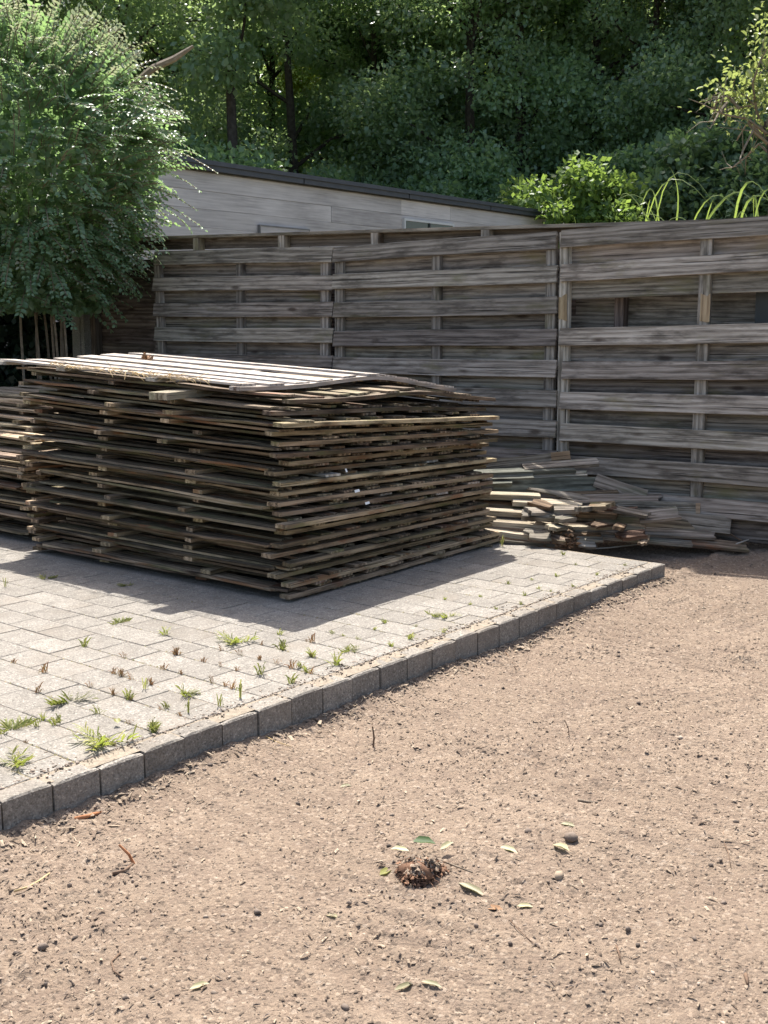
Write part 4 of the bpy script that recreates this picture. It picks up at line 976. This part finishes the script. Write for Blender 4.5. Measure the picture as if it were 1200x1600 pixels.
    link('foliage', fastmesh('foliage', *leafset(np.concatenate([Ps[~tipm], fill]), np.concatenate([Ds[~tipm], randunit(n, g)]), np.concatenate([Us[~tipm], randunit(n, g)]), np.concatenate([Ls[~tipm], .06 + .03 * g.random(n)]), .68, .10), L_bush), r, kind='stuff')
    link('shoot_tips', fastmesh('shoot_tips', *leafset(Ps[tipm], Ds[tipm], Us[tipm], Ls[tipm] * .85, .6, .2), L_tip), r, kind='stuff')
big_shrub()
# near-black leaf mass added as shade behind the shrub, left of the concrete post
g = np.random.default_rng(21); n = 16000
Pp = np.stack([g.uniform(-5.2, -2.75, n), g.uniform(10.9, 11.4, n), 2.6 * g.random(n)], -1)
link('shade_leaf_mass', fastmesh('shade_leaf_mass', *leafset(Pp, randunit(n, g), randunit(n, g), .07 + .06 * g.random(n), .8, .2, six=False), L_dark), None, None, 'near-black leaf mass added as the shade behind the big arching shrub', 'leaf mass')

# ---------------------------------------------------------------- weeds on the paving
def tuft(seed, n, h, spread, mat, wide=.006):
    g = random.Random(seed); parts = []
    for i in range(n):
        a = g.random() * 6.28; L = h * g.uniform(.5, 1.1); o = spread * g.uniform(.25, 1.0)
        b = Vector((g.gauss(0, .006), g.gauss(0, .006), -.002)); t = b + Vector((math.cos(a) * o, math.sin(a) * o, L * g.uniform(.25, 1.0))); m = b + Vector((math.cos(a) * o * .45, math.sin(a) * o * .45, L * 1.0))
        parts.append(blade(b, t, m, wide * g.uniform(.7, 1.3), 3))
    return mesh('leaves', *merge(parts), mat)
def rosette(seed, arms, L, mat):
    """creeping crab-grass: runners lying on the stones with short paired leaves"""
    g = random.Random(seed); parts = []
    for i in range(arms):
        a = g.random() * 6.28; p = Vector((0, 0, .004)); l = L * g.uniform(.5, 1.1)
        for k in range(6):
            a += g.gauss(0, .2); p = p + Vector((math.cos(a), math.sin(a), g.uniform(-.05, .16))) * l / 6
            for s in (1, -1):
                b = a + s * g.uniform(.4, 1.0); q = Vector((math.cos(b), math.sin(b), g.uniform(.1, .9))) * g.uniform(.02, .038); parts.append(blade(p, p + q, p + q * .5 + Vector((0, 0, .006)), .006, 3))
    return mesh('leaves', *merge(parts), mat)
tg = [tuft(i, 14, .055, .045, L_weed, .0065) for i in range(4)]; tr_ = [tuft(20 + i, 11, .042, .032, L_wred, .004) for i in range(4)]; rs = [rosette(40 + i, 6, .075, L_weed) for i in range(4)]; ts = [tuft(60 + i, 5, .085, .03, L_weed, .005) for i in range(3)]
def weed(px, py, pool, s, label, group=None, z=PZ, k=[0]):
    k[0] += 1; p = atz(px, py, z - .003)
    if group:                                                    # the small ones root in the nearest joint
        a_ = (p - K0).dot(KD); p = p + KD * (round(a_ / PVA) * PVA - a_)
    return link('weed', pool[k[0] % len(pool)], None, Matrix.Translation(p) @ Matrix.Rotation(k[0] * 2.1, 4, 'Z') @ Matrix.Scale(s * .92, 4), label, 'weed', group)
big = [(367, 1003, rs, 1.25, 'largest green weed patch just outside the stack shadow corner'), (258, 993, tg, 1.0, 'green weed at the notch of the stack shadow'), (186, 975, rs, .8, 'small creeping weed on the lit paving under the shadow edge'), (10, 918, ts, 1.1, 'pale green weed at the left edge by the low stack shadow'),
       (408, 1055, tg, 1.15, 'dense green tuft halfway between the shadow corner and the kerb'), (440, 1015, tg, .95, 'green tuft right at the tip of the stack shadow'), (525, 1040, tg, 1.15, 'yellow-green tuft near the kerb, right of the shadow tip'), (548, 1019, rs, .7, 'low green patch right of the shadow tip'),
       (375, 1092, ts, 1.2, 'upright grassy weed at the kerb with one tall blade'), (345, 1105, ts, 1.05, 'upright weed with bluish blades close to the kerb'), (290, 1085, rs, .9, 'dark leafy weed on the paving in front of the kerb'), (294, 1115, ts, .9, 'bright yellow-green upright weed near the kerb'),
       (160, 1160, rs, 1.5, 'large sprawling crab-grass weed close to the kerb at left'), (110, 1098, rs, 1.15, 'sprawling yellowish weed in the left middle of the paving'), (18, 1143, rs, 1.1, 'sprawling green weed at the left edge of the paving'), (20, 1193, rs, 1.1, 'lowest green weed at the left edge near the kerb'), (58, 1136, tg, .75, 'small green weed right of the sprawling left-edge weed'), (90, 1130, tg, .65, 'smallest green weed left of the large crab-grass'),
       (228, 1078, ts, 1.0, 'single leafy upright stalk in the middle of the paving'), (262, 1108, tg, .7, 'round little yellow-green weed before the kerb'), (455, 1068, tg, .85, 'green weed between the dense tuft and the kerb'), (470, 1045, tg, .7, 'small weed above the kerb left of the yellow-green tuft'),
       (676, 963, rs, .75, 'flat green patch near the kerb in the far half of the paving'), (640, 1000, tg, .8, 'yellowish tuft at the kerb joint in the far half'), (600, 975, tg, .6, 'weed tuft on the edge of the stack shadow'), (700, 965, rs, .7, 'low yellowish patch beside the flat far green patch'), (785, 855, ts, 1.2, 'bright grass tuft at the far corner of the tall stack'),
       (238, 1140, tg, .85, 'loose green weed between the crab-grass and the kerb'), (200, 1090, tg, .85, 'spiky weed left of the single leafy stalk'), (72, 905, rs, .7, 'dark green weed in the shadow before the tall stack'), (196, 916, rs, .6, 'small dark weed deep in the stack shadow')]
for w in big: weed(*w)
g = random.Random(44)
for (x, y) in [(195, 1028), (253, 1030), (285, 1022), (330, 1022), (318, 1036), (290, 1052), (345, 1043), (366, 1050), (415, 1030), (432, 1040), (75, 1050), (55, 1085), (140, 1075), (172, 1055), (188, 1058), (212, 1060), (30, 1035), (240, 1070), (310, 1075), (330, 1080), (395, 1035), (210, 1130), (470, 1010), (490, 1052), (355, 1030), (440, 1050)]:
    weed(x, y, tr_, g.uniform(.7, 1.2), 'tiny reddish weed sprouting in a paving joint', 'tiny reddish weeds')
for (x, y) in [(520, 1000), (560, 1000), (585, 985), (615, 1010), (650, 980), (720, 950), (745, 935), (765, 930), (790, 915), (810, 935), (840, 905), (860, 925), (880, 898), (905, 915), (930, 900), (770, 955), (705, 985), (830, 925), (690, 940), (975, 885), (895, 885), (800, 950)]:
    weed(x, y, tg, g.uniform(.3, .6), 'tiny green weed in a paving joint on the far half', 'tiny far green weeds')
for _ in range(34):
    a_ = g.uniform(.25, 2.3); e_ = .09 + abs(g.gauss(0, .42)); q = K0 + KD * a_ + KN * min(e_, 1.3); x, y = proj((q.x, q.y, PZ))
    if 5 < x < 560: weed(x, y, tr_ if g.random() < .55 else tg, g.uniform(.45, .95), 'tiny dry weed among the larger weeds on the near paving', 'tiny dry weeds on the near paving')
weed(662, 1032, ts, .9, 'pale green weed growing out of the kerb face', None, .03)
weed(880, 868, tg, .6, 'tiny green weed under the scrap pile edge')

# ---------------------------------------------------------------- things lying on the dirt
def gpt(px, py):
    p = atz(px, py, .03)
    for _ in range(3): p = atz(px, py, gz(p.x, p.y))
    return p
def stick(lab, pix, r, mat=M_twig, cat='twig', lift=.004, name='twig'):
    pts = []
    for q in pix:
        p = gpt(q[0], q[1]); p.z += lift
        if len(q) > 2: p = aty(q[0], q[1], q[2]) if q[2] > 1 else p
        pts.append(p)
    return link(name, mesh(name, *tube(pts, [r * (1 - .4 * i / (len(pts) - 1)) for i in range(len(pts))], 5), mat, True), None, None, lab, cat)
def upright(lab, px, py, dx, dy, r, mat=M_twig):
    b = gpt(px, py); t = aty(px + dx, py + dy, b.y + .01); m = (b + t) / 2 + Vector((.004, 0, 0)); return link('twig', mesh('twig', *tube([b - Vector((0, 0, .01)), m, t], [r, r * .9, r * .7], 6), mat), None, None, lab, 'twig')
upright('dark snapped twig standing upright in the dirt by the kerb', 583, 1168, -1, -33, .0035)
upright('rust-coloured snapped stem leaning in the dirt at the left', 212, 1350, -26, -30, .0042, M_redtw)
upright('thin bare twig standing in the dirt right of the kerb middle', 432 + 458, 1150, -8, -25, .0016)
stick('dark chip of wood beside the rust-coloured stem', [(176, 1368), (195, 1363), (208, 1352)], .006)
stick('thin wiry dark twig at the right edge of the dirt', [(1130, 1300), (1132, 1320), (1138, 1335), (1142, 1358)], .0018)
stick('short dark upright-looking twig in the lower right dirt', [(963, 1480), (967, 1492), (970, 1505)], .0028)
stick('pale stick lying on the dirt right of centre', [(903, 1252), (918, 1255), (934, 1256)], .0055, M_stem)
stick('brown stem lying across the root clump', [(668, 1349), (690, 1356), (715, 1366), (738, 1375)], .0035, M_stem, lift=.02)
stick('long thin twig in the lower middle of the dirt', [(797, 1440), (815, 1460), (842, 1484)], .0013)
stick('dark curled root in the lower left dirt', [(188, 1492), (174, 1505), (178, 1520), (192, 1530)], .003)
stick('reddish bark strip at the foot of the kerb at left', [(118, 1282), (138, 1277), (158, 1271)], .008, M_redtw)
stick('greenish straw on the dirt at the left', [(22, 1395), (45, 1388), (62, 1378), (78, 1366)], .003, M_straw)
stick('small black twig at the lower right edge', [(1165, 1525), (1168, 1540)], .005)
stick('thin dark twig right of the kerb middle', [(790, 1020), (800, 1035), (808, 1050)], .0022)
stick('pale straw tuft lying at the foot of the kerb', [(415, 1152), (430, 1160), (455, 1168)], .0022, M_straw)
for i, (x, y, s, lab) in enumerate([(893, 1312, .018, 'dark grey stone, largest in the lower right dirt'), (66, 1483, .011, 'dark round clod in the lower left dirt'), (402, 1427, .011, 'pair-like dark clod in the middle of the lower dirt'), (825, 1302, .012, 'flat grey stone with a dark shadow right of the root clump'), (546, 1413, .010, 'small dark clod left of the root clump'), (873, 1372, .019, 'pale crumbly lump right of the root clump'), (980, 1455, .010, 'small grey stone in the right dirt'), (780, 1165 - 0, .008, 'dark pebble beyond the kerb middle'), (540, 1575, .009, 'grey pebble near the bottom edge')]):
    p = gpt(x, y); v, f = blob_field([(0, 0, s * .35)], [s], 300 + i, .75)
    link('stone', fastmesh('stone', v, f, M_chip if i == 5 else M_clod), None, p, lab, 'stone')
# root clump
p = gpt(655, 1372); g = np.random.default_rng(66)
rt = bpy.data.objects.new('root_clump', None); C.objects.link(rt); rt.location = p
rt['label'] = 'brown root clump of soil lying on the dirt in the foreground'; rt['category'] = 'root clump'
d = randunit(2200, g); d[:, 2] = np.abs(d[:, 2]); lob = 1 + .28 * np.sin(3 * np.arctan2(d[:, 1], d[:, 0]) + 1)[:, None]
pts = d * np.array([.060, .046, .046]) * lob * (g.random((2200, 1)) ** .25); sand = (d[:, 2] > .55) & (g.random(2200) < .8); zz = .0012 + .0032 * g.random(2200) ** 2
link('soil', fastmesh('soil', *crumb_field(pts[~sand], zz[~sand] * 1.6, 67), M_root), rt, kind='stuff')
link('sand_crust', fastmesh('sand_crust', *crumb_field(pts[sand], zz[sand] * 1.6, 70), M_grain), rt, kind='stuff')
link('core', fastmesh('core', *[(lambda q: q)(z) for z in blob_field([(0, 0, .015)], [.042], 68, .75)], M_root), rt)
V, Fc = fibres([Vector(q) for q in pts[:200]], 420, .010, .035, 69, .0007, .006)
link('rootlets', mesh('rootlets', V, Fc, M_root), rt, kind='stuff')
def leaf(px, py, L, rot, tilt, label, mat, lift=.004, wr=.45):
    q = gpt(px, py); q.z += lift
    v, f = leafset([(0, 0, 0)], [(math.cos(rot), math.sin(rot), tilt)], [(.1, -.15, 1)], [L], wr, .18); v = v - v.mean(0)
    return link('leaf', fastmesh('leaf', v, f, mat), None, q, label, 'leaf', None)
M_lg = leafm('green_fallen_leaf', [(.1, (.035, .07, .02)), (.9, (.05, .09, .025))], (.1, .2, .03), .2)
leaf(663, 1333, .062, .1, -.05, 'dark green oval leaf standing on the root clump', M_lg, .035, .55)
leaf(625, 1337, .05, 2.9, .1, 'pale leaf behind the left side of the root clump', L_fall, .02)
leaf(698, 1334, .045, .6, .3, 'pale upright leaf at the right side of the root clump', L_fall, .025)
leaf(737, 1391, .085, -.75, .0, 'pale yellow-green narrow leaf in front of the root clump', L_fall, .006, .28)
leaf(603, 1364, .05, .9, .0, 'small green leaf left of the root clump', L_weed, .006)
leaf(793, 1328, .06, -.6, .1, 'cream leaf between the root clump and the grey stone', L_fall)
leaf(876, 1328, .06, -.9, .2, 'cream leaf with dark underside next to the pale lump', L_fall, .012)
leaf(888, 1290, .045, -.4, 0, 'pale leaf above the dark grey stone', L_fall)
leaf(772, 1421, .05, -.4, .1, 'orange and yellow leaf below the root clump', M_dryleaf)
leaf(820, 1417, .04, -.1, .1, 'yellow curled leaf right of the orange leaf', L_fall)
leaf(632, 1544, .05, .5, .1, 'greenish leaf near the bottom edge of the dirt', L_fall, .006, .3)
leaf(312 + 0, 1543, .045, .5, .1, 'greenish leaf in the lower left dirt', L_fall, .006, .35)
leaf(674, 1540, .05, -.5, .1, 'narrow leaf right of the bottom greenish leaf', L_fall, .006, .3)
leaf(519, 1434, .045, -.5, .1, 'narrow tan leaf left of the lower middle', L_fall, .006, .3)
leaf(540, 1229, .035, .3, .1, 'small pale leaf in the middle of the dirt', L_fall)
leaf(185, 1180, .03, 2.0, .3, 'round green leaf hanging over the kerb', L_weed, .12, .8)
leaf(553 + 0, 875, .04, 0, 0, 'pale green leaf on the soil behind the kerb end', L_fall) if False else None
# orange dry leaf standing on the top panel of the tall stack
q = aty(230, 562, 6.55)
g = np.random.default_rng(3); n = 7
link('dry_leaf', fastmesh('dry_leaf', *leafset(np.zeros((n, 3)), np.stack([g.normal(size=n), g.normal(size=n) * .4, .5 + g.random(n)], -1), randunit(n, g), .03 + .02 * g.random(n), .5, .5), M_dryleaf), None, q, 'small orange dry leaf standing on the top panel', 'leaf')
